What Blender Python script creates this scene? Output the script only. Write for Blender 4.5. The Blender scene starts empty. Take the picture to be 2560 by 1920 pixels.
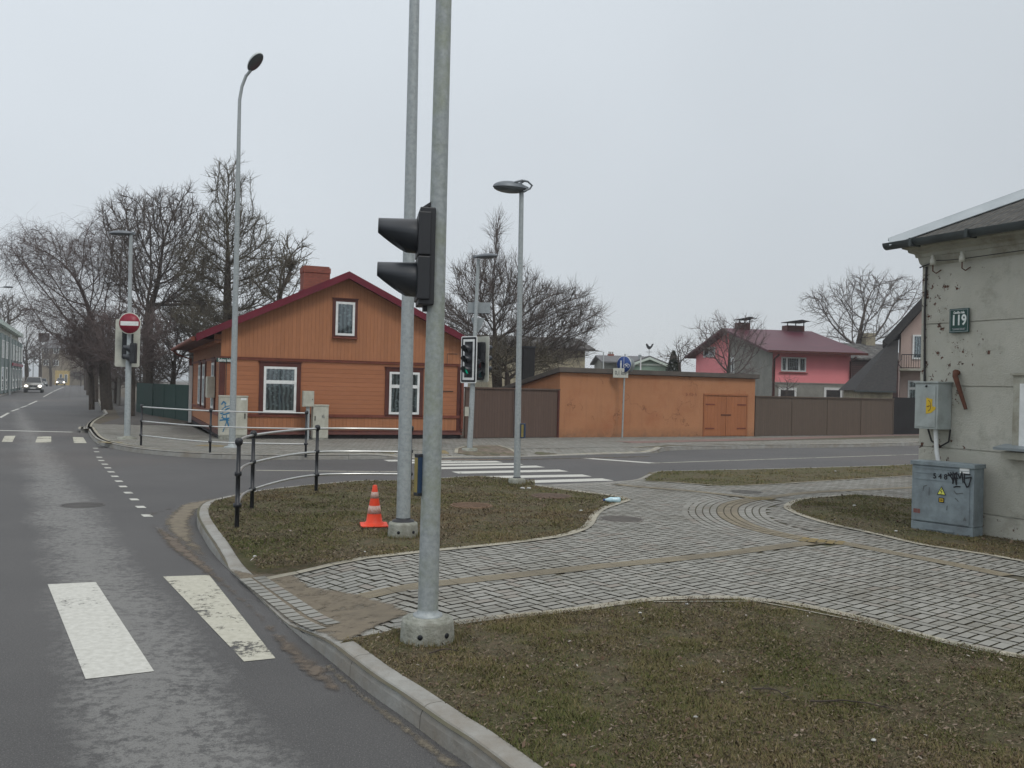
import bpy, bmesh, math, random
import numpy as np
from mathutils import Vector, Matrix
random.seed(7)
R = math.radians
sc = bpy.context.scene
C = sc.collection

# ------------------------------------------------------------------ camera
HC = 1.85                                  # eye height
FPX, CX, CY = 2300.0, 1280.0, 960.0        # calibrated on a 2560x1920 frame
PITCH, ROLL = math.atan(8/2300), 0.0235
cp, sp, cr, sr = math.cos(PITCH), math.sin(PITCH), math.cos(ROLL), math.sin(ROLL)
FW = Vector((0, cp, sp)); U0 = Vector((0, -sp, cp)); R0 = Vector((1, 0, 0))
RT = R0*cr + U0*sr; UP = -R0*sr + U0*cr
cam_d = bpy.data.cameras.new("camera"); cam = bpy.data.objects.new("camera", cam_d); C.objects.link(cam)
mw = Matrix.Identity(4)
for i in range(3):
    mw[i][0], mw[i][1], mw[i][2] = RT[i], UP[i], -FW[i]
mw[2][3] = HC
cam.matrix_world = mw
cam_d.sensor_width = 36; cam_d.lens = FPX/2560*36; cam_d.clip_start = .1; cam_d.clip_end = 3000
sc.camera = cam

# ------------------------------------------------------------------ world, sun, exposure
w = bpy.data.worlds.new("World"); sc.world = w; w.use_nodes = True
nt = w.node_tree; nt.nodes.clear()
N = nt.nodes.new; Lk = nt.links.new
wo = N('ShaderNodeOutputWorld'); bg = N('ShaderNodeBackground'); Lk(bg.outputs[0], wo.inputs[0])
bg.inputs[1].default_value = 0.1
sky = N('ShaderNodeTexSky'); sky.sky_type = 'NISHITA'; sky.sun_disc = False
SUN_EL, SUN_AZ = R(50), R(150)
sky.sun_elevation = SUN_EL; sky.sun_rotation = SUN_AZ
tc = N('ShaderNodeTexCoord'); sx = N('ShaderNodeSeparateXYZ'); Lk(tc.outputs['Generated'], sx.inputs[0])
rampw = N('ShaderNodeValToRGB'); Lk(sx.outputs[2], rampw.inputs[0])
e = rampw.color_ramp.elements
e[0].position = 0; e[0].color = (.615, .645, .67, 1); e[1].position = 1; e[1].color = (1.0, 1.0, 1.0, 1)
for p, c in ((.12, (.595, .635, .672)), (.4, (.64, .69, .735)), (.6, (.84, .88, .92))):
    x = e.new(p); x.color = (*c, 1)
nz = N('ShaderNodeTexNoise'); nz.inputs['Scale'].default_value = 1.6; nz.inputs['Detail'].default_value = 3
Lk(tc.outputs['Generated'], nz.inputs[0])
mr = N('ShaderNodeMapRange'); Lk(nz.outputs[0], mr.inputs[0]); mr.inputs[1].default_value = .3; mr.inputs[2].default_value = .7
mr.inputs[3].default_value = 9.5; mr.inputs[4].default_value = 10.6
mx_ = N('ShaderNodeMath'); mx_.operation = 'MULTIPLY_ADD'; Lk(sx.outputs[0], mx_.inputs[0]); mx_.inputs[1].default_value = -2.0
Lk(mr.outputs[0], mx_.inputs[2])
vm = N('ShaderNodeVectorMath'); vm.operation = 'SCALE'; Lk(rampw.outputs[0], vm.inputs[0]); Lk(mx_.outputs[0], vm.inputs[3])
mixw = N('ShaderNodeMixRGB'); mixw.inputs[0].default_value = .94; Lk(sky.outputs[0], mixw.inputs[1]); Lk(vm.outputs[0], mixw.inputs[2])
Lk(mixw.outputs[0], bg.inputs[0])
sun_d = bpy.data.lights.new("sun", 'SUN'); sun_d.energy = 1.0; sun_d.angle = R(16); sun_d.color = (1, .96, .9)
sun = bpy.data.objects.new("sun", sun_d); C.objects.link(sun)
sdir = Vector((math.sin(SUN_AZ)*math.cos(SUN_EL), math.cos(SUN_AZ)*math.cos(SUN_EL), math.sin(SUN_EL)))
sun.rotation_euler = sdir.to_track_quat('Z', 'Y').to_euler()
sc.view_settings.view_transform = 'Standard'; sc.view_settings.look = 'None'
sc.view_settings.exposure = 0.10; sc.view_settings.gamma = 1

# ------------------------------------------------------------------ geometry helpers
def ray(px, py):
    return FW + RT*((px-CX)/FPX) - UP*((py-CY)/FPX)
def G(px, py, z=0.0):                       # point on a level plane
    d = ray(px, py); t = (z-HC)/d.z
    return Vector((d.x*t, d.y*t, z))
def A(px, py, Y):                           # point at a given distance
    d = ray(px, py); t = Y/d.y
    return Vector((d.x*t, Y, HC+d.z*t))
def dd(l): return [(x*1.15732, y*1.15732) for x, y in l]

class Frame:
    def __init__(s, o, h):
        s.o = Vector((o[0], o[1], o[2] if len(o) > 2 else 0)); s.h = h
        s.x = Vector((math.sin(R(h)), math.cos(R(h)), 0)); s.y = Vector((-s.x.y, s.x.x, 0)); s.rz = R(90-h)
    def on(s, px, py, y=0.0):               # (x, z) on the plane local y = y
        d = ray(px, py); o = Vector((0, 0, HC)); q = s.o + s.y*y
        t = (q-o).dot(s.y)/d.dot(s.y); p = o+d*t-s.o
        return p.dot(s.x), p.z
    def onx(s, px, py, x=0.0):              # (y, z) on the plane local x = x
        d = ray(px, py); o = Vector((0, 0, HC)); q = s.o + s.x*x
        t = (q-o).dot(s.x)/d.dot(s.x); p = o+d*t-s.o
        return p.dot(s.y), p.z

def tag(o, label=None, cat=None, group=None, kind=None):
    if label: o['label'] = label
    if cat: o['category'] = cat
    if group: o['group'] = group
    if kind: o['kind'] = kind
    return o
def empty(name, loc, rz=0, label=None, cat=None, group=None):
    o = bpy.data.objects.new(name, None); C.objects.link(o); o.location = loc; o.rotation_euler = (0, 0, rz)
    o.empty_display_size = .2
    return tag(o, label, cat, group)

class MB:
    def __init__(s): s.v = []; s.f = []; s.sm = []
    def add(s, vs, fs, smooth=False):
        b = len(s.v); s.v += [tuple(x) for x in vs]
        for f in fs: s.f.append([i+b for i in f]); s.sm.append(smooth)
        return s
    def box(s, x0, x1, y0, y1, z0, z1, M=None):
        vs = [Vector((x, y, z)) for z in (z0, z1) for x, y in ((x0, y0), (x1, y0), (x1, y1), (x0, y1))]
        if M: vs = [M @ v for v in vs]
        s.add(vs, [[0, 3, 2, 1], [4, 5, 6, 7], [0, 1, 5, 4], [1, 2, 6, 5], [2, 3, 7, 6], [3, 0, 4, 7]])
        return s
    def quad(s, *p): s.add(p, [list(range(len(p)))]); return s
    def slab(s, pts, th):                   # flat outline given thickness along its normal
        pts = [Vector(p) for p in pts]; n = (pts[1]-pts[0]).cross(pts[2]-pts[1]).normalized()*th
        k = len(pts); s.add(pts+[p+n for p in pts], [list(range(k))[::-1], [i+k for i in range(k)]]+[[i, (i+1) % k, (i+1) % k+k, i+k] for i in range(k)])
        return s
    def tube(s, pts, rad, n=12, cap=True, smooth=True):
        pts = [Vector(p) for p in pts]; m = len(pts)
        if not hasattr(rad, '__len__'): rad = [rad]*m
        vs = []; up = None
        for i, p in enumerate(pts):
            t = (pts[min(i+1, m-1)]-pts[max(i-1, 0)]).normalized()
            if up is None: up = t.orthogonal().normalized()
            up = (up - t*up.dot(t)).normalized(); q = t.cross(up)
            for k in range(n):
                a = 2*math.pi*k/n; vs.append(p+(up*math.cos(a)+q*math.sin(a))*rad[i])
        s.add(vs, [[i*n+k, i*n+(k+1) % n, (i+1)*n+(k+1) % n, (i+1)*n+k] for i in range(m-1) for k in range(n)], smooth)
        if cap:
            s.add(vs[:n], [list(range(n))[::-1]]); s.add(vs[-n:], [list(range(n))])
        return s
    def lathe(s, prof, n=20, M=None, smooth=True):
        vs = []
        for r, z in prof:
            for k in range(n):
                a = 2*math.pi*k/n; p = Vector((r*math.cos(a), r*math.sin(a), z)); vs.append(M @ p if M else p)
        m = len(prof)
        s.add(vs, [[i*n+k, i*n+(k+1) % n, (i+1)*n+(k+1) % n, (i+1)*n+k] for i in range(m-1) for k in range(n)], smooth)
        s.add(vs[:n], [list(range(n))[::-1]]); s.add(vs[-n:], [list(range(n))])
        return s
    def ell(s, c, r, nu=14, nv=8, z0=-1, z1=1, M=None):
        prof = []
        for i in range(nv+1):
            z = z0+(z1-z0)*i/nv; ang = math.asin(max(-1, min(1, z)))
            ang = math.asin(z0)+(math.asin(z1)-math.asin(z0))*i/nv
            prof.append((max(1e-4, math.cos(ang)), math.sin(ang)))
        T = Matrix.Translation(c) @ Matrix.Diagonal((*r, 1))
        if M: T = M @ T
        return s.lathe(prof, nu, T)
    def obj(s, name, mat, parent=None, bevel=0):
        me = bpy.data.meshes.new(name); me.from_pydata(s.v, [], s.f)
        me.polygons.foreach_set('use_smooth', s.sm); me.materials.append(mat); me.update()
        o = bpy.data.objects.new(name, me); C.objects.link(o)
        if parent: o.parent = parent
        if bevel:
            m = o.modifiers.new('bevel', 'BEVEL'); m.width = bevel; m.segments = 2; m.limit_method = 'ANGLE'
        return o

def copy_tree(o, parent=None):
    c = o.copy(); C.objects.link(c)
    if parent: c.parent = parent
    for ch in [x for x in C.objects if x.parent == o]: copy_tree(ch, c)
    return c

def text_obj(txt, size, mat, parent, loc, rot, name='lettering', width=None, ext=.002):
    cu = bpy.data.curves.new('t', 'FONT'); cu.body = txt; cu.size = size; cu.align_x = 'CENTER'; cu.align_y = 'CENTER'
    cu.extrude = ext; cu.offset = size*.022
    o = bpy.data.objects.new('t', cu); C.objects.link(o)
    bpy.context.view_layer.update()
    dg = bpy.context.evaluated_depsgraph_get(); me = bpy.data.meshes.new_from_object(o.evaluated_get(dg))
    bpy.data.objects.remove(o); bpy.data.curves.remove(cu)
    if width:
        xs = [v.co.x for v in me.vertices]; k = width/(max(xs)-min(xs))
        for v in me.vertices: v.co.x *= k
    me.materials.clear(); me.materials.append(mat); me.name = name
    o = bpy.data.objects.new(name, me); C.objects.link(o); o.parent = parent; o.location = loc; o.rotation_euler = rot
    return o

# ------------------------------------------------------------------ materials
def newmat(name):
    m = bpy.data.materials.new(name); m.use_nodes = True; t = m.node_tree
    b = t.nodes['Principled BSDF']; return m, t, b
def mixc(t, fac, a, b, mode='MIX'):
    n = t.nodes.new('ShaderNodeMixRGB'); n.blend_type = mode
    for i, v in ((0, fac), (1, a), (2, b)):
        if hasattr(v, 'links') or hasattr(v, 'is_linked'): t.links.new(v, n.inputs[i])
        elif i == 0: n.inputs[0].default_value = v
        else: n.inputs[i].default_value = (*v[:3], 1)
    return n.outputs[0]
def mth(t, op, a, b=None, c=None):
    n = t.nodes.new('ShaderNodeMath'); n.operation = op
    for i, v in enumerate((a, b, c)):
        if v is None: continue
        if hasattr(v, 'is_linked'): t.links.new(v, n.inputs[i])
        else: n.inputs[i].default_value = v
    return n.outputs[0]
def coords(t, kind='Object', scale=None):
    tcn = t.nodes.new('ShaderNodeTexCoord'); o = tcn.outputs[kind]
    if scale:
        mp = t.nodes.new('ShaderNodeMapping'); mp.inputs['Scale'].default_value = scale; t.links.new(o, mp.inputs[0]); o = mp.outputs[0]
    return o
def noise(t, co, scale, detail=6, rough=.6, lo=.35, hi=.65):
    n = t.nodes.new('ShaderNodeTexNoise'); n.inputs['Scale'].default_value = scale; n.inputs['Detail'].default_value = detail
    n.inputs['Roughness'].default_value = rough; t.links.new(co, n.inputs['Vector'])
    m = t.nodes.new('ShaderNodeMapRange'); m.inputs[1].default_value = lo; m.inputs[2].default_value = hi; t.links.new(n.outputs[0], m.inputs[0])
    return m.outputs[0]
def bump(t, b, h, strength=.3, dist=.01):
    n = t.nodes.new('ShaderNodeBump'); n.inputs['Strength'].default_value = strength; n.inputs['Distance'].default_value = dist
    t.links.new(h, n.inputs['Height']); t.links.new(n.outputs[0], b.inputs['Normal'])
def mat(name, c1, c2=None, scale=6, rough=.8, metal=0, bmp=0, c3=None, scale3=1.2, spec=.3, co='Object', lo=.35, hi=.65):
    m, t, b = newmat(name); b.inputs['Roughness'].default_value = rough; b.inputs['Metallic'].default_value = metal
    b.inputs['Specular IOR Level'].default_value = spec
    if c2 is None: c2 = tuple(x*.82 for x in c1)
    v = coords(t, co); n1 = noise(t, v, scale, lo=lo, hi=hi); col = mixc(t, n1, c1, c2)
    if c3: col = mixc(t, mth(t, 'MULTIPLY', noise(t, v, scale3, 8, .7, .45, .7), .8), col, c3)
    t.links.new(col, b.inputs['Base Color'])
    if bmp: bump(t, b, noise(t, v, scale*3, 8), bmp, .01)
    return m
def plain(name, c, rough=.6, metal=0, spec=.4, emit=0, ec=None):
    m, t, b = newmat(name)
    v = coords(t); b.inputs['Roughness'].default_value = rough; b.inputs['Metallic'].default_value = metal
    b.inputs['Specular IOR Level'].default_value = spec
    t.links.new(mixc(t, noise(t, v, 9), tuple(x*1.06 for x in c), tuple(x*.9 for x in c)), b.inputs['Base Color'])
    if emit: b.inputs['Emission Color'].default_value = (*(ec or c), 1); b.inputs['Emission Strength'].default_value = emit
    return m
def boards(name, c, axis, pitch, dark=.45, wid=.07, c2=None, rough=.7, grain=None):
    m, t, b = newmat(name); v = coords(t); s = t.nodes.new('ShaderNodeSeparateXYZ'); t.links.new(v, s.inputs[0])
    a = s.outputs[axis] if isinstance(axis, int) else mth(t, 'ADD', s.outputs[0], s.outputs[1])
    q = mth(t, 'DIVIDE', a, pitch); fr = mth(t, 'FRACT', q); fl = mth(t, 'FLOOR', q)
    line = mth(t, 'LESS_THAN', fr, wid)
    wn = t.nodes.new('ShaderNodeTexWhiteNoise'); wn.noise_dimensions = '1D'; t.links.new(fl, wn.inputs['W'])
    c2 = c2 or tuple(x*.8 for x in c)
    col = mixc(t, mth(t, 'MULTIPLY', wn.outputs[0], .7), c, c2)
    sc3 = (2, 2, .35) if axis != 2 else (.35, .35, 2)
    col = mixc(t, mth(t, 'MULTIPLY', noise(t, coords(t, 'Object', grain or sc3), 8, 8), .5), col, tuple(x*.72 for x in c))
    ln = mth(t, 'MULTIPLY', line, mth(t, 'MULTIPLY_ADD', noise(t, v, 3), .5, .5))
    col = mixc(t, ln, col, tuple(x*dark for x in c))
    t.links.new(col, b.inputs['Base Color']); b.inputs['Roughness'].default_value = rough; b.inputs['Specular IOR Level'].default_value = .25
    bump(t, b, mth(t, 'SUBTRACT', 1, line), .6, .01)
    return m

mt = {}
mt['galv'] = mat('galvanized_steel', (.37, .41, .42), (.28, .31, .32), 22, .5, .25, .05, (.42, .44, .43), 40)
mt['galv_moss'] = mat('galvanized_steel_mossy', (.37, .40, .41), (.27, .30, .30), 30, .55, .2, .08, (.25, .28, .17), 2.2)
mt['conc'] = mat('concrete', (.36, .37, .33), (.25, .26, .22), 14, .9, 0, .5, (.16, .15, .12), 5)
mt['kerb'] = mat('kerb_concrete', (.33, .33, .31), (.26, .255, .235), 6, .92, 0, .4, (.22, .19, .15), 1.4)
mt['black'] = plain('black_paint', (.012, .014, .018), .42, 0, .5)
mt['blackplastic'] = plain('black_plastic', (.016, .018, .022), .5, 0, .5)
mt['visor'] = plain('visor_plastic', (.022, .026, .032), .38, 0, .6)
mt['steel'] = plain('brushed_steel', (.62, .63, .61), .3, .85, .5)
mt['white'] = plain('white_paint', (.72, .74, .73), .45)
mt['signgrey'] = plain('sign_back', (.30, .33, .34), .5, .3)
mt['cream'] = plain('cream_board', (.50, .51, .45), .6)
mt['red'] = plain('sign_red', (.24, .008, .028), .4)
mt['green'] = plain('sign_green', (.012, .055, .045), .45)
mt['blue'] = plain('sign_blue', (.01, .05, .22), .4)
mt['cab'] = mat('cabinet_beige', (.50, .50, .43), (.42, .42, .36), 4, .6, c3=(.34, .33, .27), scale3=2)
mt['cabgrey'] = mat('cabinet_grey', (.24, .29, .31), (.19, .23, .25), 5, .6, c3=(.14, .16, .17), scale3=2.5)
mt['boxgrey'] = mat('box_grey', (.40, .44, .43), (.33, .37, .36), 5, .6, c3=(.24, .25, .23), scale3=3)
mt['mutedblue'] = plain('muted_blue', (.018, .042, .09), .5)
mt['ochre'] = plain('faded_ochre', (.25, .20, .065), .6)
mt['scrap'] = plain('paper_scrap', (.50, .51, .49), .7)
mt['yellow'] = plain('yellow_sticker', (.62, .42, .02), .5)
mt['paleyellow'] = plain('warning_yellow', (.66, .68, .12), .5)
mt['orange'] = plain('cone_orange', (.80, .06, .015), .45, emit=0)
mt['conewhite'] = mat('cone_band', (.62, .50, .46), (.5, .25, .18), 60, .6)
mt['lensglass'] = plain('lamp_lens', (.08, .09, .10), .2, 0, .6)
mt['lamphead'] = plain('lamp_housing', (.16, .18, .20), .45, .2)
mt['lamppale'] = plain('lamp_top', (.55, .60, .60), .5)
mt['dullens'] = plain('dark_lens', (.02, .025, .025), .2)
mt['greenlit'] = plain('green_lens_lit', (.0, .30, .18), .3, emit=.35, ec=(.0, .55, .33))
mt['palelens'] = plain('unlit_green_lens', (.03, .09, .10), .25)
mt['redlens'] = plain('red_lens', (.08, .004, .006), .3)
# house
mt['h_boards'] = boards('orange_clapboard', (.41, .168, .084), 2, .135, .5, .06)
mt['v_boards'] = boards('orange_vertical_boards', (.41, .178, .088), 0, .115, .42, .07)
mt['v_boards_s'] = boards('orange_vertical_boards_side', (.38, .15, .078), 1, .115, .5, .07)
mt['trim'] = mat('brown_trim', (.10, .030, .022), (.07, .022, .018), 5, .6)
mt['trim2'] = mat('red_brown_trim', (.19, .055, .033), (.14, .04, .026), 5, .6)
mt['roofred'] = mat('red_metal_roof', (.15, .013, .028), (.11, .011, .022), 2, .42)
mt['roofpink'] = mat('wine_metal_roof', (.095, .020, .034), (.072, .016, .027), 1, .5, spec=.4)
mt['plinth'] = mat('dark_plinth', (.045, .04, .042), (.03, .027, .028), 4, .9)
def stained():
    m, t, b = newmat('orange_render'); v = coords(t); s_ = t.nodes.new('ShaderNodeSeparateXYZ'); t.links.new(v, s_.inputs[0])
    col = mixc(t, noise(t, v, 1.2, 7), (.42, .205, .108), (.375, .178, .092))
    col = mixc(t, mth(t, 'MULTIPLY', noise(t, v, .8, 8, .7, .5, .68), .6), col, (.33, .125, .062))
    col = mixc(t, mth(t, 'MULTIPLY', noise(t, coords(t, 'Object', (5, 5, .35)), 1.5, 7, .65, .52, .75), .35), col, (.24, .125, .075))
    low = mth(t, 'SUBTRACT', 1, mth(t, 'DIVIDE', s_.outputs[2], .38)); low.node.use_clamp = True
    col = mixc(t, mth(t, 'MULTIPLY', mth(t, 'MULTIPLY', low, noise(t, v, 5, 8, .7, .3, .6)), .7), col, (.16, .105, .07))
    vo = t.nodes.new('ShaderNodeTexVoronoi'); vo.feature = 'DISTANCE_TO_EDGE'; vo.inputs['Scale'].default_value = .55
    wv = t.nodes.new('ShaderNodeVectorMath'); wv.operation = 'ADD'; nn = t.nodes.new('ShaderNodeTexNoise'); nn.inputs['Scale'].default_value = 2.5; nn.inputs['Detail'].default_value = 8; t.links.new(v, nn.inputs[0]); t.links.new(v, wv.inputs[0]); t.links.new(nn.outputs[1], wv.inputs[1]); t.links.new(wv.outputs[0], vo.inputs[0])
    cr_k = mth(t, 'MULTIPLY', mth(t, 'LESS_THAN', vo.outputs[0], .006), mth(t, 'GREATER_THAN', noise(t, v, .6, 3), .6)); col = mixc(t, mth(t, 'MULTIPLY', cr_k, .6), col, (.14, .06, .035))
    t.links.new(col, b.inputs['Base Color']); b.inputs['Roughness'].default_value = .92; b.inputs['Specular IOR Level'].default_value = .15; bump(t, b, noise(t, v, 30, 8), .5, .01); return m
mt['redplaster'] = stained()
mt['garagedoor'] = boards('orange_door_boards', (.37, .145, .065), 0, .17, .45, .05)
mt['fasc'] = mat('roof_edge_brown', (.115, .10, .088), (.085, .076, .068), 3, .9)
mt['fence'] = boards('brown_fence_boards', (.125, .083, .066), 0, .105, .55, .09, (.10, .068, .055))
mt['fence2'] = boards('grey_brown_fence_boards', (.125, .095, .074), 0, .105, .55, .09, (.105, .08, .064))
mt['fenced'] = boards('black_fence_boards', (.022, .021, .022), 0, .12, .5, .07)
mt['fencegreen'] = boards('green_fence_boards', (.02, .055, .047), 0, .14, .5, .08, (.015, .04, .035))
mt['oldwood'] = boards('old_wood', (.11, .10, .085), 0, .12, .4, .1)
mt['pink'] = mat('pink_render', (.80, .27, .29), (.75, .25, .27), 1.5, .9, 0, .15)
mt['greyrender'] = mat('grey_render', (.28, .28, .25), (.22, .22, .20), 1.5, .95, 0, .4, (.19, .19, .17), .7)
mt['palepink'] = mat('pale_pink_render', (.50, .385, .34), (.45, .34, .30), 2, .9, 0, .1)
mt['creamwall'] = mat('cream_wall', (.40, .36, .25), (.30, .27, .2), 5, .9, 0, .3, (.22, .2, .16), 2.5)
mt['mint'] = boards('mint_boards', (.30, .43, .34), 0, .2, .8, .05)
mt['mintwhite'] = plain('mint_white', (.55, .64, .57), .6)
mt['greyroof'] = mat('grey_sheet_roof', (.15, .15, .155), (.12, .12, .125), 2, .8)
mt['darkroof'] = mat('dark_shingle_roof', (.032, .032, .034), (.05, .047, .045), 9, .85, 0, .5)
mt['oldroof'] = mat('old_slate_roof', (.10, .10, .095), (.06, .055, .055), 4, .9, 0, .4, (.25, .25, .24), 2.4)
mt['logs'] = boards('dark_log_wall', (.05, .028, .026), 2, .16, .4, .3, (.085, .035, .03))
mt['brickred'] = None
mt['farbrown'] = mat('brown_render_far', (.25, .215, .165), (.21, .18, .14), .5, .9)
mt['faryellow'] = mat('yellow_render_far', (.46, .35, .15), (.42, .31, .13), .5, .9)
mt['farwhite'] = mat('white_render_far', (.50, .50, .43), (.44, .44, .38), .5, .9)
mt['teal'] = mat('teal_cladding', (.17, .22, .215), (.13, .175, .17), .8, .5)
mt['darkglass'] = plain('dark_glass', (.03, .035, .04), .12, 0, .6)
mt['rust'] = mat('rust', (.13, .055, .035), (.08, .035, .025), 14, .9, 0, .4)
mt['insul'] = plain('porcelain', (.55, .55, .48), .3)
mt['cable'] = plain('cable', (.03, .03, .03), .6)
mt['tin'] = mat('tin_sheet', (.33, .37, .39), (.27, .31, .33), 3, .5, .3)
mt['tinpale'] = mat('pale_tin', (.40, .44, .46), (.34, .38, .40), 3, .5, .1)
mt['gutter'] = mat('painted_gutter', (.075, .09, .092), (.055, .065, .066), 4, .55, .2)
mt['cornice'] = mat('cornice_render', (.42, .42, .36), (.35, .345, .29), 4, .92, 0, .3, (.2, .18, .13), 2)
mt['letter'] = plain('letter_white', (.70, .74, .72), .5)
mt['ink'] = plain('ink_black', (.008, .010, .014), .6)
mt['inkblue'] = plain('spray_blue', (.03, .16, .30), .6)
mt['inkgrey'] = plain('worn_marker', (.10, .11, .11), .7)
mt['faded'] = plain('faded_red', (.20, .08, .07), .7)
mt['bark'] = mat('bark', (.082, .066, .054), (.05, .041, .034), 7, .95, 0, .5)
mt['twig'] = mat('twigs', (.12, .10, .09), (.088, .075, .067), 2, .95)
mt['twigred'] = mat('reddish_twigs', (.14, .108, .102), (.098, .078, .073), 1, .95)
mt['twigolive'] = mat('olive_twigs', (.118, .104, .075), (.083, .073, .055), 1, .95)
mt['thuja'] = mat('thuja_green', (.035, .042, .024), (.022, .027, .016), 3, .9)

def brick_mat(name, c, mortar, scale=5, squash=1):
    m, t, b = newmat(name); v = coords(t); s = t.nodes.new('ShaderNodeSeparateXYZ'); t.links.new(v, s.inputs[0])
    cb = t.nodes.new('ShaderNodeCombineXYZ'); t.links.new(mth(t, 'ADD', s.outputs[0], s.outputs[1]), cb.inputs[0]); t.links.new(s.outputs[2], cb.inputs[1])
    bt = t.nodes.new('ShaderNodeTexBrick'); t.links.new(cb.outputs[0], bt.inputs[0]); bt.inputs['Scale'].default_value = scale
    bt.inputs['Color1'].default_value = (*c, 1); bt.inputs['Color2'].default_value = (*[x*.75 for x in c], 1); bt.inputs['Mortar'].default_value = (*mortar, 1)
    bt.inputs['Mortar Size'].default_value = .03
    t.links.new(bt.outputs[0], b.inputs['Base Color']); b.inputs['Roughness'].default_value = .9
    return m
mt['brickred'] = brick_mat('red_brick', (.27, .075, .05), (.17, .075, .055), 4)

def ridged(name, c, c2, axis, pitch, rough=.5, amp=.03, c3=None):
    m, t, b = newmat(name); v = coords(t); s = t.nodes.new('ShaderNodeSeparateXYZ'); t.links.new(v, s.inputs[0])
    wv = mth(t, 'SINE', mth(t, 'MULTIPLY', s.outputs[axis], 2*math.pi/pitch))
    col = mixc(t, noise(t, v, 5), c, c2)
    if c3: col = mixc(t, noise(t, v, 14, 8, .7, .5, .7), col, c3)
    t.links.new(col, b.inputs['Base Color']); b.inputs['Roughness'].default_value = rough
    bump(t, b, wv, .9, amp); return m
mt['fibre'] = ridged('fibre_cement_roof', (.085, .083, .075), (.05, .05, .046), 0, .15, .9, .03, (.15, .14, .12))

# asphalt
def road_mat():
    m, t, b = newmat('asphalt'); v = coords(t)
    h = R(-29); ax = (math.cos(h), math.sin(-h)*1.0)    # across-lane direction
    s = t.nodes.new('ShaderNodeSeparateXYZ'); t.links.new(v, s.inputs[0])
    # across = x*cos(29) + y*sin(29)
    ac = mth(t, 'ADD', mth(t, 'MULTIPLY', s.outputs[0], math.cos(R(29))), mth(t, 'MULTIPLY', s.outputs[1], math.sin(R(29))))
    wob = noise(t, v, .7, 5, .6, .2, .8)
    ac2 = mth(t, 'ADD', ac, mth(t, 'MULTIPLY', mth(t, 'SUBTRACT', wob, .5), .38))
    band = mth(t, 'SUBTRACT', 1, mth(t, 'MULTIPLY', mth(t, 'ABSOLUTE', mth(t, 'SUBTRACT', ac2, .82)), 1.7))
    band.node.use_clamp = True
    near = mth(t, 'SUBTRACT', 1.15, mth(t, 'DIVIDE', s.outputs[1], 75)); near.node.use_clamp = True
    sp1 = noise(t, v, 13, 10, .78, .45, .55)
    sp2 = noise(t, v, 3.0, 8, .7, .35, .65)
    f = mth(t, 'MULTIPLY', mth(t, 'MULTIPLY', band, near), mth(t, 'MULTIPLY_ADD', sp1, .8, mth(t, 'MULTIPLY_ADD', sp2, .5, .1))); f.node.use_clamp = True
    f = mth(t, 'MULTIPLY_ADD', f, 2.1, -.28); f.node.use_clamp = True
    base = mixc(t, noise(t, v, .35, 4), (.076, .076, .075), (.104, .103, .101))
    base = mixc(t, mth(t, 'MULTIPLY', noise(t, v, 90, 3, .6, .3, .7), .5), base, (.055, .053, .056))
    col = mixc(t, f, base, (.19, .19, .183))
    col = mixc(t, mth(t, 'MULTIPLY', noise(t, v, .12, 3, .5, .55, .7), .35), col, (.13, .105, .09))
    grit = noise(t, v, 110, 3, .6, .55, .68)
    col = mixc(t, mth(t, 'MULTIPLY', noise(t, v, 70, 4, .7, .52, .66), .55), col, (.04, .039, .038))
    col = mixc(t, mth(t, 'MULTIPLY', grit, .55), col, (.25, .24, .23))
    t.links.new(col, b.inputs['Base Color']); b.inputs['Roughness'].default_value = .72; b.inputs['Specular IOR Level'].default_value = .35
    bump(t, b, noise(t, v, 120, 3), .5, .004); return m
mt['road'] = road_mat()
mt['earth'] = mat('bare_earth', (.105, .082, .062), (.075, .06, .047), 2.5, .95, 0, .5, (.07, .075, .04), 1.1)
mt['joint'] = mat('joint_sand', (.125, .112, .086), (.088, .079, .06), 3, .95, c3=(.09, .10, .05), scale3=1.0)
mt['soil'] = mat('grass_soil', (.135, .105, .066), (.085, .08, .042), 14, .97, 0, 1.0, (.085, .095, .032), 1.4)
mt['walkasph'] = mat('footpath_asphalt', (.095, .088, .082), (.07, .066, .062), 1.2, .95, 0, .3)
mt['dirtpave'] = mat('rubble_ground', (.24, .19, .15), (.11, .10, .08), 7, .95, 0, 1.0, (.09, .10, .04), 2)

def attr_mat(name, stops, rough=.9, moss=.25, bmp=.3):
    m, t, b = newmat(name); a = t.nodes.new('ShaderNodeAttribute'); a.attribute_name = 'var'
    r = t.nodes.new('ShaderNodeValToRGB'); t.links.new(a.outputs['Fac'], r.inputs[0])
    el = r.color_ramp.elements
    while len(el) < len(stops): el.new(.5)
    for i, (p, c) in enumerate(stops): el[i].position = p; el[i].color = (*c, 1)
    v = coords(t); col = r.outputs[0]
    if moss:
        col = mixc(t, mth(t, 'MULTIPLY', noise(t, v, .9, 8, .65, .5, .68), moss*2), col, (.13, .115, .085))
        col = mixc(t, mth(t, 'MULTIPLY', noise(t, v, 40, 5, .6, .3, .7), .3), col, (.19, .19, .175))
        bump(t, b, noise(t, v, 60, 5), bmp, .004)
    t.links.new(col, b.inputs['Base Color']); b.inputs['Roughness'].default_value = rough; b.inputs['Specular IOR Level'].default_value = .2
    return m
mt['paver'] = attr_mat('paver', [(0, (.245, .243, .22)), (.4, (.285, .283, .257)), (.85, (.32, .317, .29)), (1, (.27, .245, .215))])
mt['border'] = attr_mat('edging_stone', [(0, (.36, .335, .265)), (.6, (.42, .395, .32)), (1, (.28, .27, .225))])
mt['tactile'] = attr_mat('tactile_paver', [(0, (.23, .195, .135)), (.5, (.27, .235, .165)), (1, (.22, .19, .14))], moss=.3)
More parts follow.
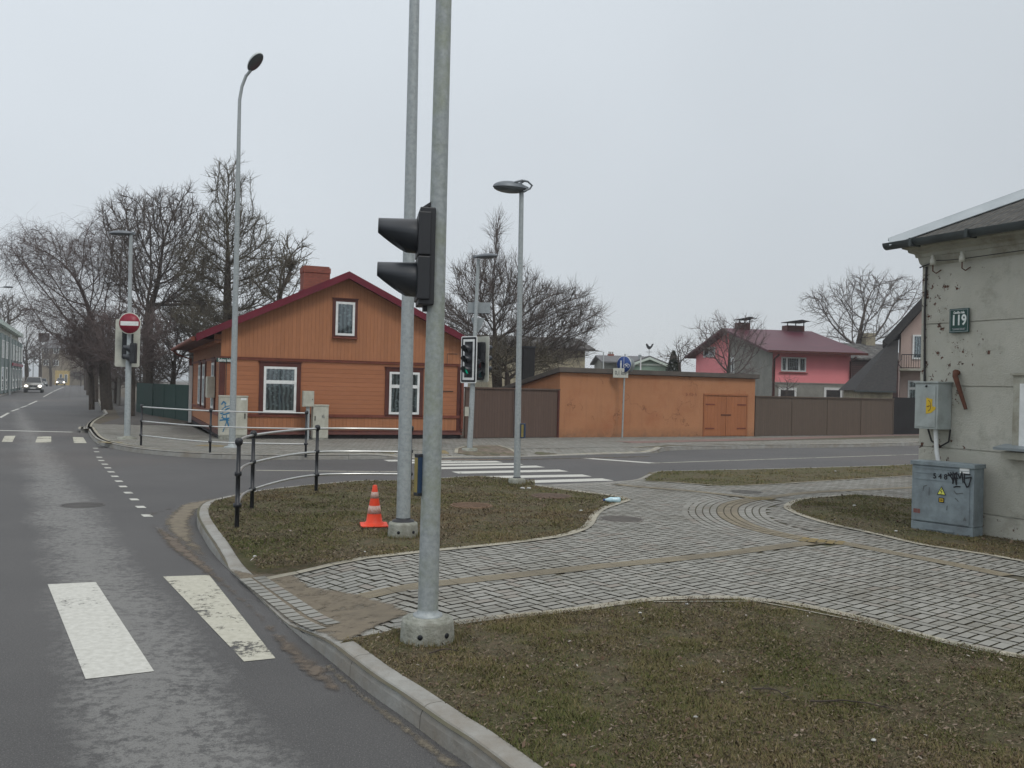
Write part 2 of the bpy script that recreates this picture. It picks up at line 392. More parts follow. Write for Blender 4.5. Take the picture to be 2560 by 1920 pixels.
mt['yellowpaver'] = attr_mat('yellow_paver', [(0, (.32, .24, .09)), (.5, (.27, .21, .10)), (1, (.20, .18, .11))], moss=.3)
mt['redpaver'] = attr_mat('red_paver', [(0, (.24, .155, .135)), (.5, (.26, .17, .15)), (1, (.22, .16, .145))], moss=.15)
mt['blade'] = attr_mat('grass_blade', [(0, (.075, .09, .028)), (.3, (.122, .124, .045)), (.55, (.16, .13, .065)), (.85, (.24, .19, .105)), (1, (.11, .065, .04))], moss=0)
mt['leaf'] = attr_mat('dead_leaf', [(0, (.09, .055, .035)), (.6, (.17, .125, .09)), (.93, (.26, .21, .17)), (1, (.40, .38, .35))], moss=0)

mt['crumb'] = attr_mat('leaf_crumb', [(0, (.05, .038, .026)), (.4, (.09, .066, .042)), (.75, (.15, .118, .078)), (1, (.23, .19, .135))], moss=0)
def alpha_mat(name, c1, c2, worn, scale=5, edge=False):
    m, t, b = newmat(name); v = coords(t)
    t.links.new(mixc(t, noise(t, v, scale*1.5), c1, c2), b.inputs['Base Color']); b.inputs['Roughness'].default_value = .9
    b.inputs['Specular IOR Level'].default_value = .2
    if edge:
        a = t.nodes.new('ShaderNodeAttribute'); a.attribute_name = 'edge'
        n = noise(t, v, scale, 10, .72, .25, .75)
        f = mth(t, 'MULTIPLY', mth(t, 'SUBTRACT', mth(t, 'ADD', mth(t, 'MULTIPLY', a.outputs['Fac'], 1.5), mth(t, 'MULTIPLY', n, .8)), 1-worn), 2.2)
    else:
        n = noise(t, v, scale, 10, .78, .2, .8)
        n2 = noise(t, v, 1.3, 4, .6, .3, .7)
        f = mth(t, 'MULTIPLY', mth(t, 'SUBTRACT', mth(t, 'ADD', n, mth(t, 'MULTIPLY', n2, .5)), worn), 6)
    f.node.use_clamp = True
    t.links.new(f, b.inputs['Alpha']); return m
mt['mark'] = alpha_mat('road_paint', (.58, .58, .54), (.47, .47, .43), .36, 13)
mt['markworn'] = alpha_mat('worn_road_paint', (.50, .49, .42), (.42, .41, .34), .50, 13)
mt['sand'] = alpha_mat('gutter_sand', (.205, .18, .14), (.155, .138, .108), .0, 9, True)
mt['cornersand'] = alpha_mat('corner_sand', (.215, .185, .14), (.16, .14, .108), .25, 6, True)
mt['dirt'] = alpha_mat('brown_dirt', (.165, .135, .107), (.12, .102, .083), .05, 7, True)
mt['tandirt'] = alpha_mat('tan_dirt', (.20, .17, .125), (.155, .132, .10), -.42, 7, True)

# ------------------------------------------------------------------ ground
E1 = 67.0
DROPS = [[G(*p) for p in dd([(600, 1340), (500, 1240)])], [G(*p) for p in dd([(1165, 1048), (1360, 1039)])],
         [G(*p) for p in dd([(900, 991), (1400, 981)])]]
def zf(x, y):
    m = 9
    for a, b in DROPS:
        ax, ay, bx, by = a.x, a.y, b.x, b.y; l = (bx-ax)**2+(by-ay)**2
        t = max(0, min(1, ((x-ax)*(bx-ax)+(y-ay)*(by-ay))/l)); m = min(m, math.hypot(x-ax-t*(bx-ax), y-ay-t*(by-ay)))
    t = min(1, m/1.3); t = t*t*(3-2*t)
    return .015+.105*t
def inside(p, poly):
    x, y = p[0], p[1]; c = False; j = len(poly)-1
    for i in range(len(poly)):
        xi, yi = poly[i][0], poly[i][1]; xj, yj = poly[j][0], poly[j][1]
        if (yi > y) != (yj > y) and x < (xj-xi)*(y-yi)/(yj-yi)+xi: c = not c
        j = i
    return c
def npin(P, poly):
    x, y = P[:, 0], P[:, 1]; c = np.zeros(len(P), bool); j = len(poly)-1
    for i in range(len(poly)):
        xi, yi = poly[i][0], poly[i][1]; xj, yj = poly[j][0], poly[j][1]
        if yi != yj: c ^= ((yi > y) != (yj > y)) & (x < (xj-xi)*(y-yi)/(yj-yi)+xi)
        j = i
    return c
def npdist(P, line, closed=False):
    m = np.full(len(P), 1e9); k = len(line)
    for i in range(k if closed else k-1):
        a = np.array(line[i][:2]); b = np.array(line[(i+1) % k][:2]); d = b-a; L = max(d@d, 1e-9)
        t = np.clip(((P-a)@d)/L, 0, 1); m = np.minimum(m, np.hypot(*(P-a-t[:, None]*d).T))
    return m
def smooth_line(pts, n=6):
    pts = [Vector(p) for p in pts]; out = []
    for i in range(len(pts)-1):
        p0 = pts[max(i-1, 0)]; p1 = pts[i]; p2 = pts[i+1]; p3 = pts[min(i+2, len(pts)-1)]
        for k in range(n):
            t = k/n; out.append(.5*((2*p1)+(p2-p0)*t+(2*p0-5*p1+4*p2-p3)*t*t+(3*p1-p0-3*p2+p3)*t**3))
    out.append(pts[-1]); return out
def resample(line, step):
    line = [Vector(p) for p in line]; out = [line[0].copy()]; acc = 0
    for a, b in zip(line, line[1:]):
        L = (b-a).length
        if L < 1e-9: continue
        pos = step-acc
        while pos <= L: out.append(a+(b-a)*(pos/L)); pos += step
        acc = (acc+L) % step
    return out

def fill(name, poly, dz, m, cut=.6, lim=26, zfun=zf, kind='structure'):
    bm = bmesh.new(); vs = [bm.verts.new((p[0], p[1], 0)) for p in poly]; bm.faces.new(vs)
    bmesh.ops.triangulate(bm, faces=bm.faces[:])
    xs = [p[0] for p in poly]; ys = [p[1] for p in poly]
    if cut:
        x = max(min(xs), -lim); 
        while x < min(max(xs), lim):
            bmesh.ops.bisect_plane(bm, geom=bm.verts[:]+bm.edges[:]+bm.faces[:], plane_co=(x, 0, 0), plane_no=(1, 0, 0)); x += cut
        y = max(min(ys), 2)
        while y < min(max(ys), 45):
            bmesh.ops.bisect_plane(bm, geom=bm.verts[:]+bm.edges[:]+bm.faces[:], plane_co=(0, y, 0), plane_no=(0, 1, 0)); y += cut
    for v in bm.verts: v.co.z = (zfun(v.co.x, v.co.y) if zfun else 0)+dz
    bm.normal_update()
    for f in bm.faces:
        if f.normal.z < 0: f.normal_flip()
    me = bpy.data.meshes.new(name); bm.to_mesh(me); bm.free(); me.materials.append(m)
    o = bpy.data.objects.new(name, me); C.objects.link(o); o['kind'] = kind; return o

def quads_mesh(name, V, m, var=None, kind='structure', k=4, parent=None):   # V: (n,k,3)
    n = len(V); me = bpy.data.meshes.new(name); me.vertices.add(n*k); me.vertices.foreach_set('co', np.asarray(V, dtype=np.float32).ravel())
    me.loops.add(n*k); me.loops.foreach_set('vertex_index', np.arange(n*k, dtype=np.int32)); me.polygons.add(n)
    me.polygons.foreach_set('loop_start', np.arange(0, n*k, k, dtype=np.int32)); me.update(); me.validate()
    if var is not None:
        a = me.attributes.new('var', 'FLOAT', 'FACE'); a.data.foreach_set('value', np.asarray(var, dtype=np.float32))
    me.materials.append(m); o = bpy.data.objects.new(name, me); C.objects.link(o)
    if kind: o['kind'] = kind
    if parent: o.parent = parent
    return o

rng = np.random.default_rng(5)
UL = .188
def pavers(name, poly, origin, heading, excl=(), exline=(), m=None, unit=UL, dz=.006, gap=.006, jit=1):
    F = Frame((origin[0], origin[1]), heading); ux = np.array(F.x[:2]); uy = np.array(F.y[:2])
    P = np.array([(p[0]-origin[0], p[1]-origin[1]) for p in poly]); a = P@ux; b = P@uy
    r0, r1 = int(math.floor(b.min()/unit)), int(math.ceil(b.max()/unit)); half = unit/2; per = unit*1.5
    cs = []
    for r in range(r0, r1):
        off = (r % 3)*half; k0, k1 = int(math.floor((a.min()-off)/per))-1, int(math.ceil((a.max()-off)/per))+1
        for k in range(k0, k1):
            x = k*per+off; y = r*unit
            cs += [(x, y, unit, half), (x, y+half, unit, half), (x+unit, y, half, unit)]
    cs = np.array(cs); cen = (cs[:, :2]+cs[:, 2:]/2); W = np.array(origin[:2])+cen[:, :1]*ux+cen[:, 1:]*uy
    ok = npin(W, poly) & (npdist(W, poly, True) > .01)
    for e_ in excl: ok &= ~npin(W, e_)
    for l_, d_ in exline: ok &= npdist(W, l_) > d_
    cs = cs[ok]; W = W[ok]
    g = gap/2; x0 = cs[:, 0]+g; x1 = cs[:, 0]+cs[:, 2]-g; y0 = cs[:, 1]+g; y1 = cs[:, 1]+cs[:, 3]-g
    V = np.zeros((len(cs), 4, 3)); zz = np.array([zf(p[0], p[1]) for p in W])+dz+rng.uniform(-.002, .002, len(W))*jit
    for i, (xx, yy) in enumerate(((x0, y0), (x1, y0), (x1, y1), (x0, y1))):
        V[:, i, :2] = np.array(origin[:2])+xx[:, None]*ux+yy[:, None]*uy; V[:, i, 2] = zz
    # follow the ramp where the pavement dips
    low = zz < .118
    for i in np.nonzero(low)[0]:
        for j in range(4): V[i, j, 2] = zf(V[i, j, 0], V[i, j, 1])+dz
    return quads_mesh(name, V, m or mt['paver'], rng.random(len(V)))
def rows(name, lines, width, blen, m, dz=.009, gap=.008, n=1):
    V = []
    for line in lines:
        pts = resample(line, blen)
        for a, b in zip(pts, pts[1:]):
            d = (b-a); L = d.length; d /= L; q = Vector((-d.y, d.x, 0))
            for k in range(n):
                o0 = -width/2+k*width/n+gap/2; o1 = -width/2+(k+1)*width/n-gap/2
                c = [a+d*gap/2+q*o0, b-d*gap/2+q*o0, b-d*gap/2+q*o1, a+d*gap/2+q*o1]
                V.append([(p.x, p.y, zf(p.x, p.y)+dz) for p in c])
    return quads_mesh(name, V, m, rng.random(len(V)))
def offset_line(line, d):
    out = []
    for i, p in enumerate(line):
        t = (line[min(i+1, len(line)-1)]-line[max(i-1, 0)]); t.z = 0; t.normalize(); out.append(p+Vector((-t.y, t.x, 0))*d)
    return out
def kerb(name, line, side=1, stone=1.0, wid=.14):     # road side = line, body on +side
    V = MB(); line = resample(line, .25); m = len(line); cuts = max(1, int(stone/.25))
    def prof(i):
        p = line[i]; t = (line[min(i+1, m-1)]-line[max(i-1, 0)]); t.z = 0; t.normalize(); q = Vector((-t.y, t.x, 0))*side
        h = zf(p.x, p.y)+.012
        pr = [(0, -.02), (0.004, h*.55), (.018, h-.03 if h > .06 else h*.7), (.035, h-.008), (.06, h), (wid, h), (wid, -.02)]
        return [p+q*a+Vector((0, 0, z)) for a, z in pr], t
    for s0 in range(0, m-1, cuts):
        s1 = min(s0+cuts, m-1); vs = []; nn = 0
        for i in range(s0, s1+1):
            pr, t = prof(i)
            if i == s0: pr = [v+t*.004 for v in pr]
            if i == s1: pr = [v-t*.004 for v in pr]
            vs += pr; nn += 1
        k = 7; fs = [[a*k+j, a*k+j+1, (a+1)*k+j+1, (a+1)*k+j] if side < 0 else [a*k+j, (a+1)*k+j, (a+1)*k+j+1, a*k+j+1] for a in range(nn-1) for j in range(k-1)]
        fs += [list(range(k)), [(nn-1)*k+j for j in range(k)]]; V.add(vs, fs)
    o = V.obj(name, mt['kerb']); o['kind'] = 'structure'; return o
def dist_sheet(name, poly, z, m, feather=.35, step=.12, zfun=None):
    P = np.array([(p[0], p[1]) for p in poly]); x0, y0 = P.min(0); x1, y1 = P.max(0)
    nx, ny = int((x1-x0)/step)+2, int((y1-y0)/step)+2
    gx, gy = np.meshgrid(x0+np.arange(nx)*step, y0+np.arange(ny)*step, indexing='ij'); Q = np.stack([gx.ravel(), gy.ravel()], 1)
    ins = npin(Q, poly); d = np.where(ins, npdist(Q, poly, True), 0); idx = -np.ones(len(Q), int); verts = []; vals = []
    insg = (d > 0).reshape(nx, ny); fs = []
    def vid(i, j):
        q = i*ny+j
        if idx[q] < 0:
            idx[q] = len(verts); zz = (zfun(Q[q, 0], Q[q, 1]) if zfun else 0)+z; verts.append((Q[q, 0], Q[q, 1], zz)); vals.append(min(1, d[q]/feather))
        return idx[q]
    for i in range(nx-1):
        for j in range(ny-1):
            if insg[i, j] or insg[i+1, j] or insg[i, j+1] or insg[i+1, j+1]: fs.append((vid(i, j), vid(i+1, j), vid(i+1, j+1), vid(i, j+1)))
    me = bpy.data.meshes.new(name); me.from_pydata(verts, [], fs); a = me.attributes.new('edge', 'FLOAT', 'POINT'); a.data.foreach_set('value', vals)
    me.materials.append(m); o = bpy.data.objects.new(name, me); C.objects.link(o); o['kind'] = 'structure'; return o

# the sheet that reaches the horizon, and the asphalt
g = MB().quad((-1500, -300, -.03), (1500, -300, -.03), (1500, 2500, -.03), (-1500, 2500, -.03)).obj('ground', mt['earth']); g['kind'] = 'structure'
r_ = MB().quad((-160, -20, 0), (120, -20, 0), (120, 60, 0), (-20, 330, 0), (-190, 330, 0)).obj('road', mt['road']); r_['kind'] = 'structure'

# block A: far side of the side street, with the houses
far_kerb_px = dd([(183, 880), (187, 930), (205, 955), (250, 970), (340, 983), (500, 992), (700, 993), (870, 991), (955, 990), (1125, 988), (1275, 983), (1412, 979), (1462, 973), (1696, 968), (1850, 966), (1990, 962)])
ka = [G(*p) for p in far_kerb_px]
kR = ka[-1]; dR = (ka[-1]-ka[-4]).normalized(); ka_r = [kR+dR*90]
h2 = Frame((0, 0), -24.9).x
st = [G(212, 1047), G(252, 1030)]
up_left = [G(228, 1010), G(231, 990), G(232, 975)]
ka0 = [G(250, 1046), G(230, 1056), G(216, 1068), G(213, 1082)]
kaA = [p for p in ka0]+ka[1:]
lineA = smooth_line(kaA, 5)
b0 = G(262, 1040)
farline = [b0+h2*280, b0+h2*60, b0]
blockA = farline+lineA+[lineA[-1]+dR*60, lineA[-1]+dR*60+Vector((-100, 260, 0))]
blockA[-1] = Vector((160, 330, 0))
fill('verge_ground', [(p.x, p.y) for p in blockA], -.008, mt['earth'], .8)
kerb('kerb', lineA, 1)
kerb('kerb', [farline[1], farline[2], lineA[0]], 1)
# paved part of block A
FH = Frame(G(547, 1097, .12), E1)          # house frame origin = front left corner
Gp = lambda *a: [G(x, y, .12) for x, y in a]
hl = G(547, 1097, .12); hr = G(1152, 1097, .12); gl = G(1397, 1094, .12); gr = G(1885, 1091, .12); fr_ = G(2232, 1088, .12)
fbd = (fr_-gr).normalized(); fb2 = fr_+fbd*60
off = offset_line([Vector(p) for p in lineA], .14)
pavA = [G(246, 1061, .12)]+off[8:]+[off[-1]+dR*55, fb2, fr_, gr, gl, hr, hl, G(457, 1056, .12), G(440, 1064, .12)]
pavApoly = [(p.x, p.y) for p in pavA]
fill('pavement', pavApoly, 0, mt['joint'], .8)
rub = [G(x, y, .03) for x, y in [(1140, 1137), (1142, 1131), (1165, 1124), (1200, 1122), (1245, 1122), (1275, 1131), (1300, 1138), (1290, 1139.5), (1200, 1140)]]
_ia = min(range(len(off)), key=lambda i: (off[i]-G(1670, 1128)).length); _ib = min(range(len(off)), key=lambda i: (off[i]-G(1990, 1119)).length)
vergeA = [G(x, y, .12) for x, y in [(1575, 1119), (1660, 1115), (1900, 1111)]]+[off[i] for i in range(_ib, _ia-1, -1)]
redA = [(p.x, p.y) for p in [G(1560, 1109, .12), G(2300, 1088.5, .12)+fbd*30, G(2300, 1080.0, .12)+fbd*30, G(1560, 1103.5, .12)]]
vis = [(-20, 18), (32, 18), (32, 62), (-20, 48)]
clipA = [p for p in pavApoly]
clipA2 = [(p.x, p.y) for p in ([G(246, 1061, .12)]+off[8:]+[off[-1]+dR*12, fr_+fbd*10, fr_, gr, gl, hr, hl, G(457, 1056, .12), G(440, 1064, .12)])]
pavers('pavement_blocks', clipA2, (hl.x, hl.y), 58, excl=[[(p.x, p.y) for p in rub], [(p.x, p.y) for p in vergeA], redA], exline=[(off, .05)], gap=.017, unit=.2)
rows('red_path', [[G(1560, 1106.2, .12), G(1885, 1099, .12), G(2250, 1087.5, .12), G(2250, 1087.5, .12)+fbd*20]], 1.0, .2, mt['redpaver'], n=5)
rows('edging', [off], .16, .25, mt['border'], dz=.012)
rows('edging', [[p for p in rub[:7]]], .1, .3, mt['border'], dz=.02)
rows('edging', [[vergeA[-1], vergeA[0], vergeA[1], vergeA[2], vergeA[3]]], .12, .4, mt['border'], dz=.012)
fill('rubble_patch', [(p.x, p.y) for p in rub], .012, mt['dirtpave'], .3)
fill('grass_verge', [(p.x, p.y) for p in vergeA], .015, mt['soil'], .6)
# asphalt footpath beside the trees
fill('footpath', [(p.x, p.y) for p in [G(246, 1061, .12), G(440, 1063, .12), G(395, 1045, .12), G(392, 1030, .12)+h2*0, G(290, 985, .12), G(262, 985, .12), G(285, 1020, .12), G(300, 1045, .12)]], .006, mt['walkasph'], 0)
tp = G(940, 1143, .12)
rows('yellow_tactile', [[G(925, 1138, .03), G(1000, 1138, .03)], [G(255, 1105, .12), G(300, 1108, .12)], [G(1100, 1136, .03), G(1136, 1136, .03)], [G(560, 1117, .12), G(500, 1113, .12)]], .5, .2, mt['yellowpaver'], n=3, dz=.011)

# block B: near corner
kb1 = [G(x, y) for x, y in [(1290, 2010), (1182, 1920), (1102, 1864.6), (994, 1783), (921.6, 1732.6), (820, 1648)]]
kb2 = [G(*p) for p in dd([(620, 1352), (530, 1265), (468, 1205), (440, 1165), (425, 1130), (437, 1105), (484, 1090), (560, 1075), (634, 1066), (769, 1053), (854, 1052), (954, 1046), (1037, 1042), (1155, 1050), (1240, 1047), (1318, 1043), (1371, 1038), (1418, 1030), (1500, 1028), (1728, 1022), (1980, 1013), (2212, 1001)])]
lineB = smooth_line(kb1+kb2, 6)
fd = (kb1[0]-kb1[2]).normalized()
cB = Vector((14, -6, 0)); eR = (lineB[-1]-lineB[-10]).normalized()
blockB = [lineB[0]+fd*8]+lineB+[lineB[-1]+eR*25, Vector((40, 10, 0)), Vector((20, -10, 0))]
kerb('kerb', [lineB[0]+fd*3]+lineB, -1)
fill('pavement', [(p.x, p.y) for p in blockB], -.004, mt['joint'], .5)
offB = offset_line(lineB, -.14)
# grass outlines
SX = lambda l: [G(x, y, .12) for x, y in l]
def S1(x, y): return (560+x/2.765, 1380+y/2.765)
isl_edge = SX([(560, 1412), (650, 1426), (770, 1414), (903*1.1573, 1195*1.1573), (1200, 1368), (1340, 1352), (1417, 1338.6), (1467.6, 1318.7), (1485.7, 1289.8), (1507, 1273.5), (1540, 1262), (1565, 1253.6), (1569, 1248), (1518, 1239), (1417, 1226.5), (1337, 1215.6)])
isl_edge_s = smooth_line(isl_edge[1:], 5)
iB = [p for p in offB if True]
def sub(line, pa, pb):
    ia = min(range(len(line)), key=lambda i: (line[i]-pa).length); ib = min(range(len(line)), key=lambda i: (line[i]-pb).length)
    return line[ia:ib+1] if ia <= ib else line[ib:ia+1][::-1]
kseg = sub(offB, G(555, 1395), G(1337, 1214))
island = kseg+isl_edge_s[::-1]
islp = [(p.x, p.y) for p in island]
near_edge = SX([(850, 1612), (1000, 1573), (1060, 1568), (1135, 1562), (1221.7, 1550), (1431.5, 1529), (1616, 1503), (1742.5, 1497), (1862, 1499), (2000, 1516), (2140, 1546), (2291, 1591), (2430, 1623), (2560, 1647), (2700, 1672)])
near_edge_s = smooth_line(near_edge, 5)
kseg2 = sub([lineB[0]+fd*8]+offB, offB[0], G(850, 1640))
kseg2 = [offB[0]+fd*4]+kseg2
nearg = kseg2+near_edge_s+[near_edge_s[-1]+Vector((3, 0, 0)), Vector((7, 1, 0)), Vector((3, -1.5, 0))]
nearp = [(p.x, p.y) for p in nearg]
re_px = [(2760, 1480), (2560, 1406), (2315, 1366), (2199, 1339), (2060, 1308), (1985, 1282), (1967, 1267), (2002, 1250), (2083, 1242), (2150, 1238), (2290, 1250)]
re_l = smooth_line(SX(re_px), 5)
rightg = re_l+[G(2460, 1262, .12), Vector((8.5, 13, 0)), Vector((9.5, 6, 0))]
rightp = [(p.x, p.y) for p in rightg]
st_edge = smooth_line(SX([(1608, 1204), (1712, 1209), (1790, 1216), (1898, 1214), (2000, 1208), (2282, 1190), (2560, 1172)]), 4)
stripk = sub(offB, G(1625, 1199), lineB[-1])
stripg = stripk+st_edge[::-1]
stripp = [(p.x, p.y) for p in stripg]
for nm, pp in (('island', islp), ('near', nearp), ('right', rightp), ('strip', stripp)):
    fill('lawn_ground', pp, .010, mt['soil'], .5)
rows('edging', [isl_edge_s], .12, .36, mt['border'], dz=.016)
rows('edging', [near_edge_s[6:]], .12, .36, mt['border'], dz=.016)
rows('edging', [offset_line(near_edge_s[30:], -.10)], .03, .9, mt['border'], dz=.02)
rows('edging', [re_l], .11, .36, mt['border'], dz=.016)
rows('edging', [st_edge], .07, .5, mt['border'], dz=.016)
# tactile strips
t1 = smooth_line(SX([(810, 1494), (900, 1482), (1200, 1450), (1480, 1420), (1760, 1392), (2000, 1362), (2100, 1352)]), 4)
t2 = smooth_line(SX([(2090, 1356), (2227, 1383), (2380, 1412), (2560, 1450)]), 4)
arc = smooth_line(SX([(2060, 1360), (2002, 1348), (1925, 1332), (1861, 1313), (1822, 1290), (1822, 1268), (1850, 1256), (1890, 1248)]), 6)
t3 = smooth_line(SX([(1905, 1247), (2042, 1231), (2281, 1219.8), (2500, 1205)]), 4)
t4 = smooth_line(SX([(1895, 1247), (1730, 1229), (1572, 1216), (1540, 1210)]), 4)
t5 = SX([(650, 1450), (735, 1500), (830, 1565)])
rows('tactile_strip', [t1, t2, t3, t4], .21, .3, mt['tactile'], n=7, dz=.011, gap=.004)
rows('tactile_strip', [arc], .30, .18, mt['tactile'], n=3, dz=.011, gap=.016)
rows('curved_pavers', [offset_line(arc, .15+.1*k+.05) for k in range(5)]+[offset_line(arc, -.15-.1*k-.05) for k in range(4)], .1, .2, mt['paver'], dz=.009, gap=.018)
yp = SX([(2000, 1350), (2125, 1362)])
rows('yellow_tactile', [yp], .30, .10, mt['yellowpaver'], n=4, dz=.0135, gap=.016)
rows('yellow_tactile', [SX([(1876, 1249), (1934, 1246)])], .34, .09, mt['yellowpaver'], n=4, dz=.0135, gap=.016)
pv0 = G(1151.6, 1447.8, .12); pv1 = G(1328, 1422, .12)
hd = math.degrees(math.atan2((pv1-pv0).x, (pv1-pv0).y))
pB = [(p.x, p.y) for p in ([offB[12]]+offB[12:]+[lineB[-1]+eR*2, Vector((12, 6, 0)), Vector((8, 3, 0)), Vector((2, 3.2, 0))])]
pavers('pavement_blocks', pB, (pv0.x, pv0.y), hd, excl=[islp, nearp, rightp, stripp],
       exline=[(offB, .02), (t1, .06), (t2, .06), (t3, .06), (t4, .06), (arc, .18), (arc[7:-4], .56), ([G(640, 1448, .03), G(815, 1580, .03)], .05)], gap=.019)
# two rows of small blocks at the dropped kerb
kk = [(620, 1452), (640, 1464), (652, 1478), (667, 1490), (683, 1502), (700, 1514), (716, 1526)]
r1 = [G(x, y, .03) for x, y in [(612, 1447), (715, 1527), (800, 1598)]]; r2 = [G(x, y, .03) for x, y in [(646, 1444), (760, 1524), (850, 1590)]]
for l_ in (r1, r2): rows('pavement_blocks', [l_], .13, .13, mt['paver'], dz=.021, gap=.022)

# ------------------------------------------------------------------ road markings and dirt
def stripe(name, quadpx, m, z=.004):
    p = [G(*q) for q in quadpx]; o = MB().quad(*[(v.x, v.y, z) for v in p]).obj(name, m)
    if o.data.polygons[0].normal.z < 0: o.data.flip_normals()
    o['kind'] = 'structure'; return o
def band(name, a, b, wid, m, z=.004):
    a = G(*a); b = G(*b); d = (b-a).normalized(); q = Vector((-d.y, d.x, 0))*wid/2
    o = MB().quad(*[(v.x, v.y, z) for v in (a-q, b-q, b+q, a+q)]).obj(name, m); o['kind'] = 'structure'; return o
stripe('crossing_stripe', dd([(103, 1263), (207, 1258), (333, 1451), (185, 1468)]), mt['mark'])
stripe('crossing_stripe', dd([(352, 1246), (452, 1243), (595, 1423), (527, 1430)]), mt['markworn'])
for q in ([(12, 1090), (39, 1089.6), (31, 1105), (4, 1105)], [(94, 1091), (128, 1091.5), (128, 1107), (88, 1106.5)], [(182, 1093), (208, 1093.5), (217, 1108), (185, 1108)]):
    stripe('crossing_stripe', q, mt['markworn'])
stripe('crossing_stripe', [(-80, 1089), (-46, 1089), (-60, 1104), (-95, 1104)], mt['mark'])
band('stop_line', (-120, 1073.5), (181, 1080.5), .28, mt['mark'])
def c1(x, y): return (x/3.456, 700+y/3.456)
for a, b in (((0, 1190), (75, 1148)), ((97, 1135), (165, 1112)), ((180, 1103), (237, 1085)), ((245, 1078), (320, 1045)), ((375, 1010), (455, 966)), ((462, 962), (550, 925))):
    band('lane_line', c1(*a), c1(*b), .13, mt['mark'])
for x, y in ((825, 72), (835, 103), (858, 150), (875, 178), (905, 210), (932, 242), (960, 277), (992, 315), (1027, 357), (1063, 403), (1108, 457), (1160, 515), (1215, 580), (1270, 655)):
    p = G(x/3.456, 1100+y/3.456); F_ = Frame(p, -32); F2 = Frame(p, 75)
    a = F_.x*.115; b = F2.x*.06
    MB().quad(*[(v.x, v.y, .004) for v in (p-a-b, p-a+b, p+a+b, p+a-b)]).obj('guide_mark', mt['mark'])['kind'] = 'structure'
for (a, b) in (((1240, 1207), (1519.6, 1199)), ((1185.4, 1194), (1467.5, 1189)), ((1137.6, 1181.9), (1409.6, 1176.7)), ((1092, 1171), (1351.7, 1166.5)), ((1050, 1163), (1300, 1160.0)), ((1010, 1157), (1249, 1154.5)), ((965, 1152), (1190, 1149.5))):
    band('crossing_stripe', a, b, .46, mt['mark'])
band('stop_line', (1458.7, 1145.4), (1629.7, 1157.8), .3, mt['mark'])
band('lane_line', (1629, 1158), (2300, 1136), .10, mt['markworn'])
band('lane_line', (640, 1176), (1000, 1180), .10, mt['markworn'])
SD = lambda l: [(p.x, p.y) for p in [G(x, y) for x, y in l]]
dist_sheet('gutter_sand', SD([(1110, 1935), (1010, 1850), (900, 1765), (790, 1665), (835, 1655), (925, 1735), (1000, 1788), (1110, 1868), (1190, 1925)]), .006, mt['sand'], .10, .03)
dist_sheet('gutter_sand', SD([(395, 1300), (440, 1262), (500, 1250), (560, 1240), (640, 1220), (660, 1235), (560, 1258), (508, 1275), (492, 1305), (503, 1345), (545, 1405), (556, 1430), (500, 1405), (440, 1360), (400, 1330)]), .006, mt['cornersand'], .30, .05)
dist_sheet('brown_dirt', SD([(400, 1310), (470, 1350), (540, 1410), (560, 1430), (690, 1550), (825, 1655), (905, 1735), (850, 1770), (740, 1700), (670, 1630), (630, 1560), (545, 1480), (480, 1430), (400, 1370), (360, 1310)]), .009, mt['dirt'], .22, .04)
dist_sheet('brown_dirt', SD([(330, 1285), (400, 1270), (520, 1240), (560, 1225), (420, 1290), (420, 1330), (360, 1320)]), .005, mt['dirt'], .5, .1)
X3 = lambda l: [(p.x, p.y) for p in [G(x, y, .04) for x, y in l]]
dist_sheet('tan_dirt', X3([(545, 1405), (655, 1430), (745, 1432), (800, 1470), (890, 1490), (1010, 1530), (1060, 1566), (980, 1590), (900, 1640), (830, 1655), (690, 1552), (556, 1428)]), .016, mt['tandirt'], .12, .04, zf)
dist_sheet('tan_dirt', X3([(660, 1450), (760, 1440), (900, 1560), (960, 1590), (850, 1640), (790, 1600)]), .018, mt['tandirt'], .3, .05, zf)
dist_sheet('brown_dirt', SD([(150, 1070), (215, 1060), (212, 1090), (235, 1110), (300, 1128), (330, 1140), (180, 1120), (140, 1095)]), .006, mt['dirt'], 1.0, .25)
dist_sheet('brown_dirt', SD([(1000, 1150), (1130, 1146), (1300, 1147), (1640, 1139), (1640, 1144), (1300, 1152), (1130, 1153)]), .006, mt['dirt'], .4, .2)
dist_sheet('brown_dirt', SD([(1300, 1222), (1400, 1210), (1600, 1199), (1600, 1206), (1400, 1216)]), .006, mt['dirt'], .4, .15)

